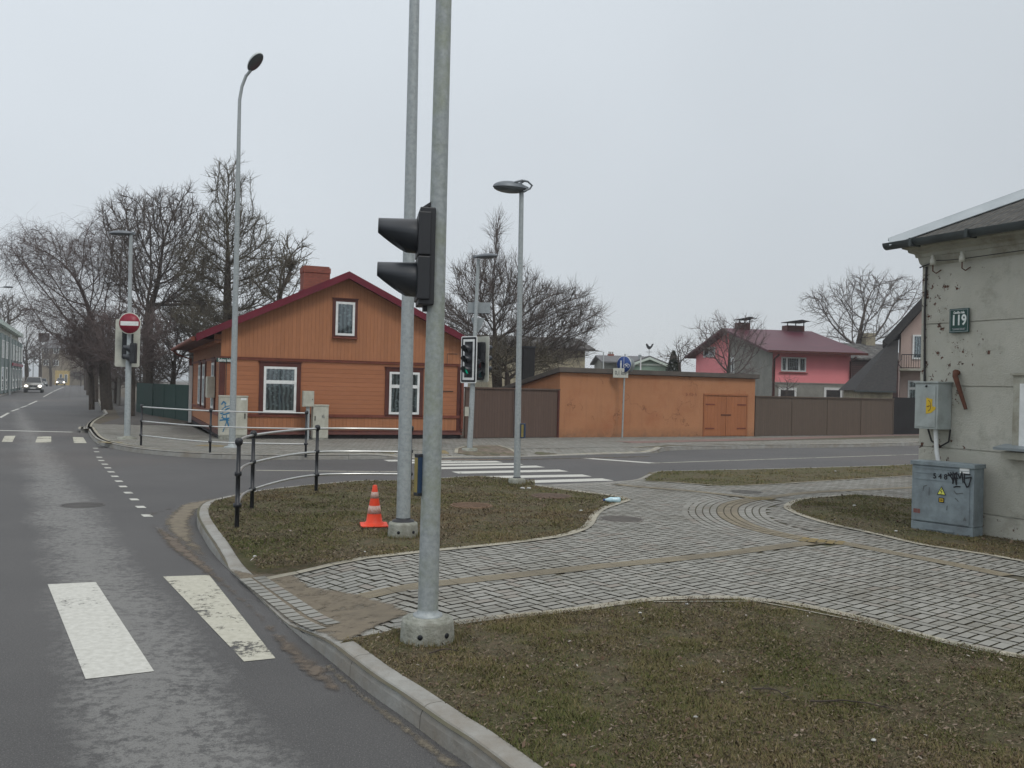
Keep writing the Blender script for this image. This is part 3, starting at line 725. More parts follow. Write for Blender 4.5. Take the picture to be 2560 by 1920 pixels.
# ------------------------------------------------------------------ buildings
def gwin(par, F, x0, x1, z0, z1, y=0, trim=None, tw=.12, transom=None, mull=None, curtain=True, frame='white', fw=.055, sill=None, ax=0, flip=1):
    """window on the plane local y=y (ax=0) or local x=y (ax=1); outward is -flip"""
    def put(b, a0, a1, d0, d1, c0, c1):
        d0, d1 = y-flip*d0, y-flip*d1; d0, d1 = min(d0, d1), max(d0, d1)
        if ax == 0: b.box(a0, a1, d0, d1, c0, c1)
        else: b.box(d0, d1, a0, a1, c0, c1)
    w = MB()
    for a0, a1, c0, c1 in ((x0, x0+fw, z0, z1), (x1-fw, x1, z0, z1), (x0+fw, x1-fw, z0, z0+fw), (x0+fw, x1-fw, z1-fw, z1)): put(w, a0, a1, .005, .062, c0, c1)
    if transom: put(w, x0+fw, x1-fw, .005, .070, transom-fw*.75, transom+fw*.75)
    if mull:
        for q in mull: put(w, q-fw*.7, q+fw*.7, .005, .066, z0+fw, z1-fw)
    wo_ = w.obj('window', mt[frame] if isinstance(frame, str) else frame, par)
    b = MB(); put(b, x0+fw*.5, x1-fw*.5, .004, .012, z0+fw*.5, z1-fw*.5); b.obj('backing', mt['darkglass'], wo_)
    if curtain:
        b = MB(); put(b, x0+fw, x1-fw, .014, .018, z0+fw, z1-fw); b.obj('curtain', mt['lace'], wo_)
    b = MB(); put(b, x0+fw, x1-fw, .030, .034, z0+fw, z1-fw); b.obj('pane', mt['pane'], wo_)
    if trim:
        b = MB()
        for a0, a1, c0, c1 in ((x0-tw, x0, z0-tw*.6, z1+tw), (x1, x1+tw, z0-tw*.6, z1+tw), (x0, x1, z1, z1+tw), (x0, x1, z0-tw*.6, z0)): put(b, a0, a1, .002, .045, c0, c1)
        put(b, x0-tw*1.25, x1+tw*1.25, .002, .075, z1+tw, z1+tw+.03)
        b.obj('casing', trim, wo_)
    if sill:
        b = MB(); put(b, x0-tw*1.1, x1+tw*1.1, .002, .11, z0-tw*.6-.04, z0-tw*.6); b.obj('sill', sill, wo_)
    return wo_
def lace_mat():
    m, t, b = newmat('lace_curtain'); v = coords(t)
    s = t.nodes.new('ShaderNodeSeparateXYZ'); t.links.new(v, s.inputs[0])
    q = mth(t, 'ADD', s.outputs[0], s.outputs[1])
    w_ = mth(t, 'SINE', mth(t, 'ADD', mth(t, 'MULTIPLY', q, 48), mth(t, 'MULTIPLY', noise(t, v, 1.5), 3)))
    vo = t.nodes.new('ShaderNodeTexVoronoi'); vo.inputs['Scale'].default_value = 9; t.links.new(v, vo.inputs[0])
    f = mth(t, 'ADD', mth(t, 'MULTIPLY_ADD', w_, .38, .30), mth(t, 'MULTIPLY', mth(t, 'LESS_THAN', vo.outputs[0], .33), .5)); f.node.use_clamp = True
    f = mth(t, 'MULTIPLY', f, noise(t, v, 2.5, 4, .6, .2, .5))
    t.links.new(mixc(t, f, (.06, .065, .068), (.85, .86, .85)), b.inputs['Base Color']); b.inputs['Roughness'].default_value = .9
    return m
mt['lace'] = lace_mat()
def pane_mat():
    m = bpy.data.materials.new('window_pane'); m.use_nodes = True; t = m.node_tree; t.nodes.clear()
    o = t.nodes.new('ShaderNodeOutputMaterial'); mi = t.nodes.new('ShaderNodeMixShader'); tr = t.nodes.new('ShaderNodeBsdfTransparent'); gl_ = t.nodes.new('ShaderNodeBsdfGlossy')
    gl_.inputs['Roughness'].default_value = .03; gl_.inputs['Color'].default_value = (.8, .85, .9, 1); tr.inputs[0].default_value = (.8, .85, .85, 1)
    fr = t.nodes.new('ShaderNodeFresnel'); fr.inputs[0].default_value = 1.5; t.links.new(mth(t, 'ADD', fr.outputs[0], .06), mi.inputs[0])
    t.links.new(tr.outputs[0], mi.inputs[1]); t.links.new(gl_.outputs[0], mi.inputs[2]); t.links.new(mi.outputs[0], o.inputs[0]); return m
mt['pane'] = pane_mat()

# --- orange timber house
F = FH
house = empty('timber_house', F.o, F.rz, 'orange timber house with dark red roof and brick chimney on the street corner', 'house')
WH = (hr-hl).length; z0 = .0
def hz(px, py): x, z = F.on(px, py); return x, z-.12
xa, za = hz(867, 671.7); xl, zl = hz(496, 822); xr, zr = hz(1165, 838)
band1 = hz(600, 886)[1]; sill1 = hz(700, 1027)[1]; base1 = hz(900, 1066)[1]
DEP = 11.3
eL = zl-.02; eR_ = zr-.02
sL = (za-zl)/(xa-xl); sR = (zr-za)/(xr-xa)
wl = za+sL*(0-xa)-.16; wr = za+sR*(WH-xa)-.16; wt = za-.17
# wall body below and gable above
b = MB(); b.box(0, WH, 0, DEP, .0, .14); b.obj('plinth', mt['plinth'], house)
b = MB(); b.box(-.0, WH, 0.001, DEP, sill1, band1); b.obj('wall', mt['h_boards'], house)
b = MB(); b.box(-.001, WH+.001, -.004, DEP, .14, sill1); b.obj('wall', mt['v_boards'], house)
b = MB(); gp = [(0, band1), (WH, band1), (WH, wr), (xa, wt), (0, wl)]
b.add([(x, 0-.012, z) for x, z in gp]+[(x, DEP, z) for x, z in gp], [[0, 1, 2, 3, 4][::1], [9, 8, 7, 6, 5], [0, 5, 6, 1], [1, 6, 7, 2], [2, 7, 8, 3], [3, 8, 9, 4], [4, 9, 5, 0]])
b.obj('gable', mt['v_boards'], house)
b = MB(); b.box(-.035, WH+.03, -.035, -.005, band1-.03, band1+.035); b.box(-.045, WH+.03, -.05, -.005, band1+.035, band1+.05)
b.box(-.04, -.005, -.005, DEP, band1-.03, band1+.05); b.obj('band_board', mt['trim2'], house)
b = MB(); b.box(-.03, WH+.02, -.045, -.006, sill1-.06, sill1+.03); b.box(-.04, -.006, -.006, DEP, sill1-.06, sill1+.03); b.obj('sill_board', mt['trim2'], house)
b = MB(); b.box(-.03, WH+.02, -.07, -.006, .13, base1); b.slab([(-.03, -.12, .13), (WH+.02, -.12, .13), (WH+.02, -.006, base1), (-.03, -.006, base1)], .01)
b.box(-.05, -.006, -.05, DEP, .13, base1); b.obj('base_board', mt['trim'], house)
b = MB(); b.box(-.03, .13, -.03, -.003, base1, band1-.03); b.box(-.03, -.003, -.003, .14, base1, band1-.03)
b.obj('corner_board', mt['trim'], house); MB().box(WH-.16, WH+.03, -.03, -.003, base1, band1-.03).obj('corner_board', mt['trim'], house)
b = MB(); b.box(-.20, -.001, .0, DEP, wl-.42, wl-.16); b.obj('cornice', mt['v_boards_s'], house)
# roof slabs
ov = .32
def slope(x): return za+(sL*(x-xa) if x < xa else sR*(x-xa))
xe, xf = xl-.08, xr+.30
b = MB(); b.slab([(xe, -ov, slope(xe)-.10), (xa, -ov, za-.10), (xa, DEP+.3, za-.10), (xe, DEP+.3, slope(xe)-.10)], .05)
b.slab([(xa, -ov, za-.10), (xf, -ov, slope(xf)-.10), (xf, DEP+.3, slope(xf)-.10), (xa, DEP+.3, za-.10)], .05)
rf = b.obj('roof', mt['roofred'], house)
b = MB(); b.slab([(xe, -ov-.03, slope(xe)-.22), (xa, -ov-.03, za-.22), (xa, -ov-.03, za+.0), (xe, -ov-.03, slope(xe)+.0)], .03)
b.slab([(xa, -ov-.03, za-.22), (xf, -ov-.03, slope(xf)-.22), (xf, -ov-.03, slope(xf)+.0), (xa, -ov-.03, za+.0)], .03)
b.obj('verge_board', mt['roofred'], rf)
b = MB(); b.tube([(xe-.07, -ov+.1, slope(xe)-.14), (xe-.07, DEP+.3, slope(xe)-.14)], .07, 8); b.tube([(xe-.07, DEP, slope(xe)-.16), (xe+.1, DEP+.05, slope(xe)-.32), (-.1, DEP+.05, slope(xe)-.5), (-.1, DEP+.05, .2)], .045, 8); b.obj('gutter', mt['trim2'], house)
b = MB(); b.box(xe+.05, -.0, -.02, DEP, slope(xe)-.16, slope(xe)-.13); b.obj('soffit', mt['trim'], house)
# chimney on the ridge
def onridge(px, py):
    return F.onx(px, py, xa-.55)
cy0, cz = onridge(792, 700)
dch = ray(758, 655); 
cyy = 6.0
cxl, cztop = F.on(760, 654.5, cyy); cxr, _ = F.on(826, 655, cyy)
b = MB(); b.box(cxl, cxr, cyy, cyy+.7, slope(cxl)-.4, cztop-.12-.25); b.box(cxl-.02, cxr+.02, cyy-.03, cyy+.73, cztop-.12-.25, cztop-.12-.06); b.box(cxl+.02, cxr-.02, cyy+.03, cyy+.67, cztop-.18, cztop-.12)
b.obj('chimney', mt['brickred'], rf)
b = MB(); b.box(cxl-.05, cxr+.05, cyy-.07, cyy+.75, slope(cxl)-.2, slope(cxl)+.02+.1); b.obj('chimney_flashing', mt['roofred'], rf)
# windows
for (x0, y0, x1, y1, tr_) in ((660, 905.8, 739, 1022, 944.3), (973.5, 920, 1046, 1027, 956)):
    ax_, az_ = hz(x0, y0); bx_, bz_ = hz(x1, y1); tz = hz(x0, tr_)[1]
    gwin(house, F, ax_, bx_, bz_, az_, trim=mt['trim'], tw=.13, transom=tz, fw=.07)
ax_, az_ = hz(839.4, 744.4); bx_, bz_ = hz(885, 830.7)
gwin(house, F, ax_, bx_, bz_, az_, y=-.013, trim=mt['trim'], tw=.09, fw=.07, sill=mt['trim2'])
zt_, zb_ = band1-.12, sill1+.12
for yy in (1.5, 5.0, 6.9):
    gwin(house, F, yy, yy+.85, zb_, zt_, trim=mt['trim'], tw=.14, transom=zb_+.68*(zt_-zb_), fw=.07, ax=1, y=-.004)
b = MB(); b.tube([(WH+.0, -.09, base1+.05), (WH, -.09, 2.1), (WH-.0, -.05, wr-.1)], .045, 8); b.tube([(WH, -.09, .25), (WH, -.09, .27)], .05, 8)
for z in (.75, 1.0): b.tube([(WH, -.09, z), (WH, -.09, z+.05)], .06, 8)
b.obj('downpipe', mt['trim2'], house); MB().box(-.16, -.05, DEP-.35, DEP-.2, 0, 2.3).obj('white_board', mt['white'], house)
b = MB(); x1_, zz1 = hz(1118, 875); b.tube([(x1_, -.03, zz1-.35), (x1_, -.03, zz1), (x1_+.35, -.03, zz1)], .008, 5); b.obj('cable', mt['cable'], house); b = MB(); b.tube([(WH-.75, -.02, 1.55), (WH-.3, -.02, 1.55)], .012, 5); b.obj('cable', mt['cable'], house)
b = MB(); b.box(WH*.02, WH*.02+.02, -.04, -.03, .9, band1-.1); b.obj('cable', mt['cable'], house)

# street sign plate on the house
def plate(name, F_, px0, py0, px1, py1, y, m, label, cat, th=.015):
    x0, za_ = F_.on(px0, py0, y); x1, zb_ = F_.on(px1, py1, y)
    cx_, cz_ = (x0+x1)/2, (za_+zb_)/2; o = F_.o+F_.x*cx_+F_.y*y; r = empty(name, (o.x, o.y, cz_), F_.rz, label, cat)
    w_, h_ = abs(x1-x0), abs(za_-zb_); b_ = MB().box(-w_/2, w_/2, -th, 0, -h_/2, h_/2); b_.obj('plate', m, r, .004); return r, w_, h_
FHw = Frame((F.o.x, F.o.y, 0), F.h)
r, w_, h_ = plate('street_sign', FHw, 541.6, 894.2, 582, 905.8, -.04, mt['green'], 'small green street name plate at the left corner of the orange house wall', 'street sign')
text_obj('Salmu iela', .13, mt['letter'], r, (0, -.018, -.005), (R(90), 0, 0), width=w_*.82)

# utility boxes in front of the house
def cabinet(px0, px1, ytop, ybase, yoff, depth, m, name, label, cat, base=.12, F_=FHw, door=1):
    x0, zt = F_.on(px0, ytop, yoff); x1, _ = F_.on(px1, ytop, yoff); zb = .12
    o = F_.o+F_.x*((x0+x1)/2)+F_.y*yoff; r = empty(name, (o.x, o.y, zb), F_.rz, label, cat); w_ = x1-x0; h_ = zt-zb
    MB().box(-w_/2+.01, w_/2-.01, .01, depth-.01, 0, base).obj('base', mt['conc'], r)
    MB().box(-w_/2, w_/2, 0, depth, base, h_-.04).obj('body', m, r, .006)
    MB().box(-w_/2-.012, w_/2+.012, -.02, depth+.012, h_-.04, h_).obj('lid', m, r, .004)
    zd = base+.16*(h_-base)
    for k in range(door):
        a = -w_/2+.02+k*(w_-.04)/door; MB().box(a, a+(w_-.04)/door-.008, -.008, -.0005, zd, h_-.06).obj('door', m, r, .003)
    MB().box(-w_/2+.02, w_/2-.02, -.006, -.0005, base+.02, zd-.015).obj('lower_panel', m, r, .003)
    return r, w_, h_
r, w_, h_ = cabinet(549.7, 620, 988.5, 1098, -.42, .34, mt['cab'], 'utility_cabinet', 'wide beige utility cabinet with blue graffiti and two doors, behind the tall lamp post', 'utility cabinet', door=2)
MB().box(w_*.5-.09, w_*.5-.06, -.03, -.008, h_*.48, h_*.60).obj('handle', mt['black'], r)
MB().box(w_*.5-.2, w_*.5-.04, -.011, -.008, h_*.90, h_*.95).obj('label_plate', mt['white'], r)
b = MB(); random.seed(3)
def stroke(b, pts, wd, y=-.012, z0=0, x0=0, sx_=1, sz_=1):
    pts = [Vector((x0+p[0]*sx_, y, z0+p[1]*sz_)) for p in pts]
    for a, c in zip(pts, pts[1:]):
        d = (c-a); L = d.length
        if L < 1e-6: continue
        d /= L; n = Vector((-d.z, 0, d.x))*wd/2; b.quad(a-n-d*wd*.3, c-n+d*wd*.3, c+n+d*wd*.3, a+n-d*wd*.3)
for i, st_ in enumerate((((.05, .80), (.10, .86), (.16, .82)), ((.06, .68), (.14, .74), (.30, .78)), ((.08, .62), (.2, .70), (.32, .73)), ((.13, .86), (.15, .72)), ((.03, .60), (.12, .57), (.30, .62)), ((.05, .5), (.14, .48), (.30, .50)), ((.02, .44), (.2, .46), (.32, .52)), ((.18, .56), (.19, .40), (.10, .18)), ((.2, .44), (.25, .30), (.31, .27)), ((.07, .55), (.12, .45), (.26, .44)))):
    stroke(b, st_, .025 if i % 2 else .04, y=-.0105-.0007*i, x0=-w_/2, sx_=w_*1.35, sz_=h_)
b.obj('graffiti', mt['inkblue'], r)
r, w_, h_ = cabinet(783, 822, 1011.5, 1103, -.55, .3, mt['cab'], 'utility_cabinet', 'narrow beige utility cabinet just right of the small raised meter box', 'utility cabinet', base=.05)
MB().box(-w_*.5+.05, -w_*.5+.075, -.03, -.008, h_*.55, h_*.68).obj('handle', mt['black'], r)
b = MB(); stroke(b, ((.0, .62), (.02, .70), (-.01, .66)), .012, x0=.04, sz_=h_); stroke(b, ((.06, .72), (.04, .64), (.08, .62), (.07, .68)), .012, y=-.013, x0=.03, sz_=h_); b.obj('graffiti', mt['inkgrey'], r)
x0, zt = FHw.on(757, 977, -.55); x1, zb = FHw.on(783.4, 1017, -.55)
o = FHw.o+FHw.x*((x0+x1)/2)+FHw.y*(-.55); r = empty('meter_box', (o.x, o.y, .12), FHw.rz, 'small grey meter box raised on a short post in front of the orange house', 'meter box')
w_ = x1-x0; MB().box(-w_/2, w_/2, -.1, .1, zb-.12, zt-.12).obj('body', mt['cab'], r, .008)
MB().box(-w_/2+.02, w_/2-.02, -.108, -.1005, zb-.10, zt-.14).obj('door', mt['cab'], r, .003)
MB().box(-.05, .05, -.04, .04, 0, zb-.12).obj('post', mt['galv'], r)
MB().box(w_*.3, w_*.36, -.125, -.108, (zb+zt)/2-.15, (zb+zt)/2-.12).obj('lock', mt['black'], r)
# box on the side wall
y0_, zt = FHw.onx(519, 941, -.25); y1_, zb = FHw.onx(499, 990, -.25)
o = FHw.o+FHw.y*(y0_)+FHw.x*(-.25)
r = empty('wall_box', (o.x, o.y, zb), FHw.rz, 'grey meter box hung on the side wall of the orange house', 'meter box')
MB().box(0, .22, 0, .62, 0, zt-zb).obj('body', mt['cab'], r, .006); MB().box(-.008, -.0005, .03, .59, .03, zt-zb-.03).obj('door', mt['cab'], r, .003)
MB().box(.20, .25, .1, .5, -.05, 0).obj('bracket', mt['trim'], r)

# --- brown board gate fence between house and garage
def fence(name, F_, L, h, m, label, post=2.4, cap=True, th=.04, hz_=None):
    r = empty(name, F_.o, F_.rz, label, 'fence'); hz_ = hz_ or h
    b = MB(); n = int(L/.105)
    b.add([(0, 0, .03), (L, 0, .03), (L, 0, hz_), (0, 0, h), (0, th, .03), (L, th, .03), (L, th, hz_), (0, th, h)], [[0, 1, 2, 3], [5, 4, 7, 6], [3, 2, 6, 7], [0, 4, 5, 1], [1, 5, 6, 2], [4, 0, 3, 7]])
    b.obj('boards', m, r)
    if cap: MB().box(-.01, L+.01, -.045, th+.03, h-.002, h+.05, Matrix.Rotation(math.atan2(hz_-h, L)*-1, 4, 'Y')).obj('top_rail', m, r)
    k = max(1, round(L/post))
    for i in range(k+1): MB().box(L*i/k-.05 if i else 0, L*i/k+.03 if i < k else L, -.02, -.001, .02, min(h, hz_)-.02).obj('post', m, r)
    return r
g0 = hr+FH.x*.12
FG = Frame((g0.x, g0.y, .12), math.degrees(math.atan2((gl-g0).x, (gl-g0).y)))
hgt = FG.on(1300, 965)[1]-.12
r = fence('gate_fence', FG, (gl-g0).length-.02, hgt, mt['fence'], 'dark brown board gate between the orange house and the orange garage')
MB().box((gl-g0).length*.53, (gl-g0).length*.53+.03, -.06, -.005, 1.2, 1.3).obj('handle', mt['steel'], r)
MB().box((gl-g0).length*.5-.01, (gl-g0).length*.5+.01, -.026, -.003, .03, hgt).obj('leaf_gap', mt['black'], r)
MB().box((gl-g0).length-.10, (gl-g0).length-.03, -.05, -.001, 0, hgt-.01).obj('gate_post', mt['trim'], r)

# --- garage
FA = Frame((gl.x, gl.y, .12), math.degrees(math.atan2((gr-gl).x, (gr-gl).y)))
LG = (gr-gl).length; hg = FA.on(1399, 920)[1]-.12; hg2 = FA.on(1890, 938)[1]-.12
gar = empty('garage', FA.o, FA.rz, 'long low orange rendered garage with wooden double door and flat dark roof', 'garage')
yb, zbk = FA.onx(1265, 951, 0); yb = min(max(yb, 4), 6.5); zbk = hg-.75
MB().add([(0, 0, 0), (LG, 0, 0), (LG, 0, hg2), (0, 0, hg), (0, yb, 0), (LG, yb, 0), (LG, yb, zbk), (0, yb, zbk)], [[0, 1, 2, 3], [5, 4, 7, 6], [3, 2, 6, 7], [1, 5, 6, 2], [4, 0, 3, 7]]).obj('wall', mt['redplaster'], gar)
MB().add([(-.12, -.14, hg-.01), (LG+.1, -.14, hg2-.01), (LG+.1, -.14, hg2+.15), (-.12, -.14, hg+.15), (-.12, yb+.2, zbk+.0), (LG+.1, yb+.2, zbk), (LG+.1, yb+.2, zbk+.15), (-.12, yb+.2, zbk+.15)],
         [[0, 1, 2, 3], [5, 4, 7, 6], [3, 2, 6, 7], [0, 4, 5, 1], [1, 5, 6, 2], [4, 0, 3, 7]]).obj('roof', mt['fasc'], gar)
dx0, dzt = FA.on(1762, 980); dx1, _ = FA.on(1866, 983); dzt -= .12
gd = (dx1-dx0)/2
for k in range(2):
    d = MB().box(dx0+k*gd+.012, dx0+(k+1)*gd-.012, -.03, -.002, .04, dzt-.04).obj('door', mt['garagedoor'], gar)
    hx = dx0+.03 if k == 0 else dx1-.03; s_ = 1 if k == 0 else -1
    for z in (dzt*.2, dzt*.78): MB().box(min(hx, hx+s_*.45), max(hx, hx+s_*.45), -.042, -.031, z-.025, z+.025).obj('hinge', mt['trim2'], d)
MB().box(dx0+gd-.25, dx0+gd+.25, -.05, -.031, dzt*.53-.03, dzt*.53+.02).obj('bolt', mt['rust'], gar)
b = MB(); b.box(dx0-.06, dx0, -.035, -.001, 0, dzt); b.box(dx1, dx1+.06, -.035, -.001, 0, dzt); b.box(dx0-.06, dx1+.06, -.05, -.001, dzt, dzt+.06); b.obj('door_frame', mt['garagedoor'], gar)
b = MB(); qx, qz = FA.on(1715, 990); 
for i in range(4): stroke(b, ((0, 0), (.05, .12), (.09, 0)) if i % 2 else ((0, .12), (0, 0), (.08, .06), (0, .1)), .014, y=-.004, x0=qx+i*.14, z0=1.55)
b.obj('scrawl', mt['trim2'], gar)
# dark stove pipe housing behind the garage
p = A(1316, 901, 35.5); top = A(1316, 866, 35.5).z
r = empty('vent_shaft', (p.x, p.y, .1), FA.rz, 'black boxed vent shaft rising behind the left end of the garage roof', 'vent shaft')
MB().box(-.24, .24, -.24, .24, 0, top-.15).obj('shaft', mt['fenced'], r); MB().box(-.27, .27, -.27, .27, top-.15, top-.1).obj('cap', mt['black'], r)

# --- long fence right of the garage
FF = Frame((gr.x+.02, gr.y, .12), math.degrees(math.atan2((fr_-gr).x, (fr_-gr).y)))
LF = (fr_-gr).length-.02; h1 = FF.on(1894, 985)[1]-.12; h2_ = FF.on(2228, 992)[1]-.12
fence('board_fence', FF, LF, h1, mt['fence2'], 'long grey brown board fence right of the orange garage', 1.9, hz_=h2_)
FD = Frame((fr_.x+.02, fr_.y+.1, .12), FF.h-2); hd_ = FD.on(2250, 987)[1]-.12
fence('board_fence', FD, 9, hd_, mt['fenced'], 'black board fence continuing beyond the grey brown one', 2.2, cap=False)

# --- pink house
def flat_house(name, F_, L, D, eave, ridge, wall, roof, label, ov=.5, axis='x', hip=0, cat='house'):
    r = empty(name, F_.o, F_.rz, label, cat)
    if axis == 'x':
        g_ = [(0, 0), (D, 0), (D, eave), (D/2, ridge), (0, eave)]
        b = MB(); b.add([(0, y, z) for y, z in g_]+[(L, y, z) for y, z in g_], [[4, 3, 2, 1, 0], [5, 6, 7, 8, 9], [0, 5, 9, 4], [2, 7, 6, 1], [3, 8, 7, 2], [4, 9, 8, 3]]); b.obj('wall', wall, r)
        k = (ridge-eave)/(D/2); e0 = eave-k*ov
        b = MB(); b.slab([(-ov, -ov, e0), (L+ov, -ov, e0), (L+ov, D/2, ridge), (-ov, D/2, ridge)], .14); b.slab([(-ov, D/2, ridge), (L+ov, D/2, ridge), (L+ov, D+ov, e0), (-ov, D+ov, e0)], .14)
    else:
        g_ = [(0, 0), (L, 0), (L, eave), (L/2, ridge), (0, eave)]
        b = MB(); b.add([(x, 0, z) for x, z in g_]+[(x, D, z) for x, z in g_], [[0, 1, 2, 3, 4], [9, 8, 7, 6, 5], [0, 4, 9, 5], [2, 1, 6, 7], [3, 2, 7, 8], [4, 3, 8, 9]]); b.obj('wall', wall, r)
        k = (ridge-eave)/(L/2); e0 = eave-k*ov
        b = MB(); b.slab([(-ov, -ov, e0), (L/2, -ov, ridge), (L/2, D+ov, ridge), (-ov, D+ov, e0)], .14); b.slab([(L/2, -ov, ridge), (L+ov, -ov, e0), (L+ov, D+ov, e0), (L/2, D+ov, ridge)], .14)
    rf_ = b.obj('roof', roof, r); return r, rf_
YP = 62.0; pc = A(1931, 960, YP)
FP = Frame((pc.x, pc.y, 0), 80)
px1_, ez = FP.on(2127, 888); _, ez0 = FP.on(1935, 876)
LP = px1_; eaveP = (ez+ez0)/2+.1
yl, rz_ = FP.onx(1733, 880); DP = min(yl, 14)
ry, rid = FP.onx(1797, 826, -.4); ridgeP = rid-.05
pk, prf = flat_house('pink_house', FP, LP, DP, eaveP, max(ridgeP, eaveP+1.2), mt['pink'], mt['roofpink'], 'pink two storey house with wine red metal roof and two chimneys', ov=.75)
zg = FP.on(2000, 958)[1]
MB().box(-.01, LP+.01, -.02, -.005, 0, zg).obj('lower_wall', mt['greyrender'], pk); MB().box(-.02, LP+.02, -.05, -.021, zg-.04, zg+.04).obj('string_course', mt['greyrender'], pk)
gy = DP*.52
MB().add([(-.03, 0, 0), (-.03, gy, 0), (-.03, gy, eaveP+(ridgeP-eaveP)*.85), (-.03, 0, eaveP-.05), (0, 0, 0), (0, gy, 0), (0, gy, eaveP+(ridgeP-eaveP)*.85), (0, 0, eaveP-.05)], [[0, 3, 2, 1], [4, 5, 6, 7], [3, 7, 6, 2], [1, 2, 6, 5]]).obj('grey_wall', mt['greyrender'], pk)
MB().box(-.025, -.002, gy, DP+.01, 0, zg).obj('lower_wall', mt['greyrender'], pk)
wx0, wz1 = FP.on(1953, 892); wx1, wz0 = FP.on(2014, 930)
gwin(pk, FP, wx0, wx1, wz0, wz1, trim=None, fw=.09, mull=[wx0+(wx1-wx0)*.22, wx0+(wx1-wx0)*.72], sill=mt['trim2'])
for a0, a1 in ((1948, 1988), (2062, 2102)):
    x0, z1 = FP.on(a0, 972); x1, _ = FP.on(a1, 972); gwin(pk, FP, x0, x1, z1-1.1, z1, y=-.02, trim=mt['white'], tw=.07, fw=.07, curtain=False)
y0_, zt = FP.onx(1789, 867); y1_, zb = FP.onx(1760, 894)
gwin(pk, FP, y0_, y1_, zb, zt, y=0, trim=None, fw=.1, mull=[(y0_+y1_)/2], ax=1)
y0_, zt = FP.onx(1838, 893); y1_, zb = FP.onx(1824, 935)
gwin(pk, FP, y0_, y1_, zb, zt, y=-.03, trim=None, fw=.1, mull=[(y0_+y1_)/2], ax=1)
b = MB(); b.tube([(.05, -.75, eaveP-.35), (.05, -.1, eaveP-.6), (.05, -.1, 0)], .07, 8); b.tube([(LP-.05, -.75, eaveP-.35), (LP-.05, -.1, eaveP-.6), (LP-.05, -.1, 0)], .07, 8); b.obj('downpipe', mt['trim'], pk)
b = MB(); b.box(-.76, LP+.76, -.92, -.76, eaveP-.75*(ridgeP-eaveP)/(DP/2)-.02, eaveP-.75*(ridgeP-eaveP)/(DP/2)+.14); b.obj('gutter', mt['trim'], prf)
for (a0, a1, yt, yc) in ((1849, 1876, 806, 803), (1968.5, 2011.5, 813, 805)):
    x0, zt = FP.on(a0, yt, DP/2-.3); x1, _ = FP.on(a1, yt, DP/2-.3)
    c_ = MB().box(x0, x1, DP/2-.3, DP/2+.6, eaveP, zt).obj('chimney', mt['trim'], prf)
    b = MB()
    for xx in (x0+.04, (x0+x1)/2, x1-.04): b.box(xx-.03, xx+.03, DP/2-.28, DP/2-.22, zt, zt+.22)
    b.box(x0-.05, x1+.05, DP/2-.35, DP/2+.65, zt+.22, zt+.27); b.slab([(x0-.05, DP/2-.36, zt+.27), (x1+.05, DP/2-.36, zt+.27), ((x0+x1)/2, DP/2-.36, zt+.38)], .9) ; b.obj('cowl', mt['black'], c_)

# --- pale pink house with balcony, dark roof, brick house
Y2 = 52.0; p2 = A(2250, 960, Y2); F2 = Frame((p2.x, p2.y, 0), 112)
pp = empty('pale_house', F2.o, F2.rz, 'pale pink house with dark roof and curved iron balcony behind the grey building', 'house')
ex, ezz = F2.on(2251, 833); tx, tz = F2.on(2304, 775); k = (tz-ezz)/(tx-ex)
W2 = 9.0
MB().add([(0, 0, 0), (W2, 0, 0), (W2, 0, ezz), (W2/2, 0, ezz+k*W2/2), (0, 0, ezz), (0, 7, 0), (W2, 7, 0), (W2, 7, ezz), (W2/2, 7, ezz+k*W2/2), (0, 7, ezz)], [[0, 1, 2, 3, 4], [0, 4, 9, 5], [1, 6, 7, 2], [5, 9, 8, 7, 6]]).obj('wall', mt['palepink'], pp)
ox = F2.on(2222, 836)[0]
b = MB(); b.slab([(ox, -.6, ezz+k*ox+.05), (W2/2, -.6, ezz+k*W2/2+.05), (W2/2, 7.5, ezz+k*W2/2+.05), (ox, 7.5, ezz+k*ox+.05)], .42); b.slab([(W2/2, -.6, ezz+k*W2/2+.05), (W2-ox, -.6, ezz+k*ox+.05), (W2-ox, 7.5, ezz+k*ox+.05), (W2/2, 7.5, ezz+k*W2/2+.05)], .42); b.obj('roof', mt['darkroof'], pp)
x0, z1 = F2.on(2282, 837); _, z0_ = F2.on(2282, 898)
gwin(pp, F2, x0, x0+1.5, z0_, z1, fw=.09, mull=[x0+.75])
x0, z1 = F2.on(2270, 951); gwin(pp, F2, x0, x0+1.5, z1-1.5, z1, fw=.09, transom=z1-.45)
bx0, bz1 = F2.on(2254, 888); _, bz0 = F2.on(2254, 922)
bal = MB().box(bx0-.12, 5.5, -.95, .0, bz0-.12, bz0).obj('balcony', mt['cornice'], pp)
b = MB(); x = bx0
while x < 5.4:
    b.tube([(x, -.9, bz1), (x, -.9, bz0+.55), (x, -1.08, bz0+.28), (x, -.9, bz0+.02)], .014, 5, False); x += .12
y = -.85
while y < -.05: b.tube([(bx0, y, bz1), (bx0, y, bz0+.55), (bx0-.18, y, bz0+.28), (bx0, y, bz0+.02)], .014, 5, False); y += .12
b.tube([(bx0, 0, bz1), (bx0, -.9, bz1), (5.4, -.9, bz1)], .025, 6); b.tube([(bx0, 0, bz0+.04), (bx0, -.9, bz0+.04), (5.4, -.9, bz0+.04)], .02, 6); b.obj('railing', mt['black'], bal)

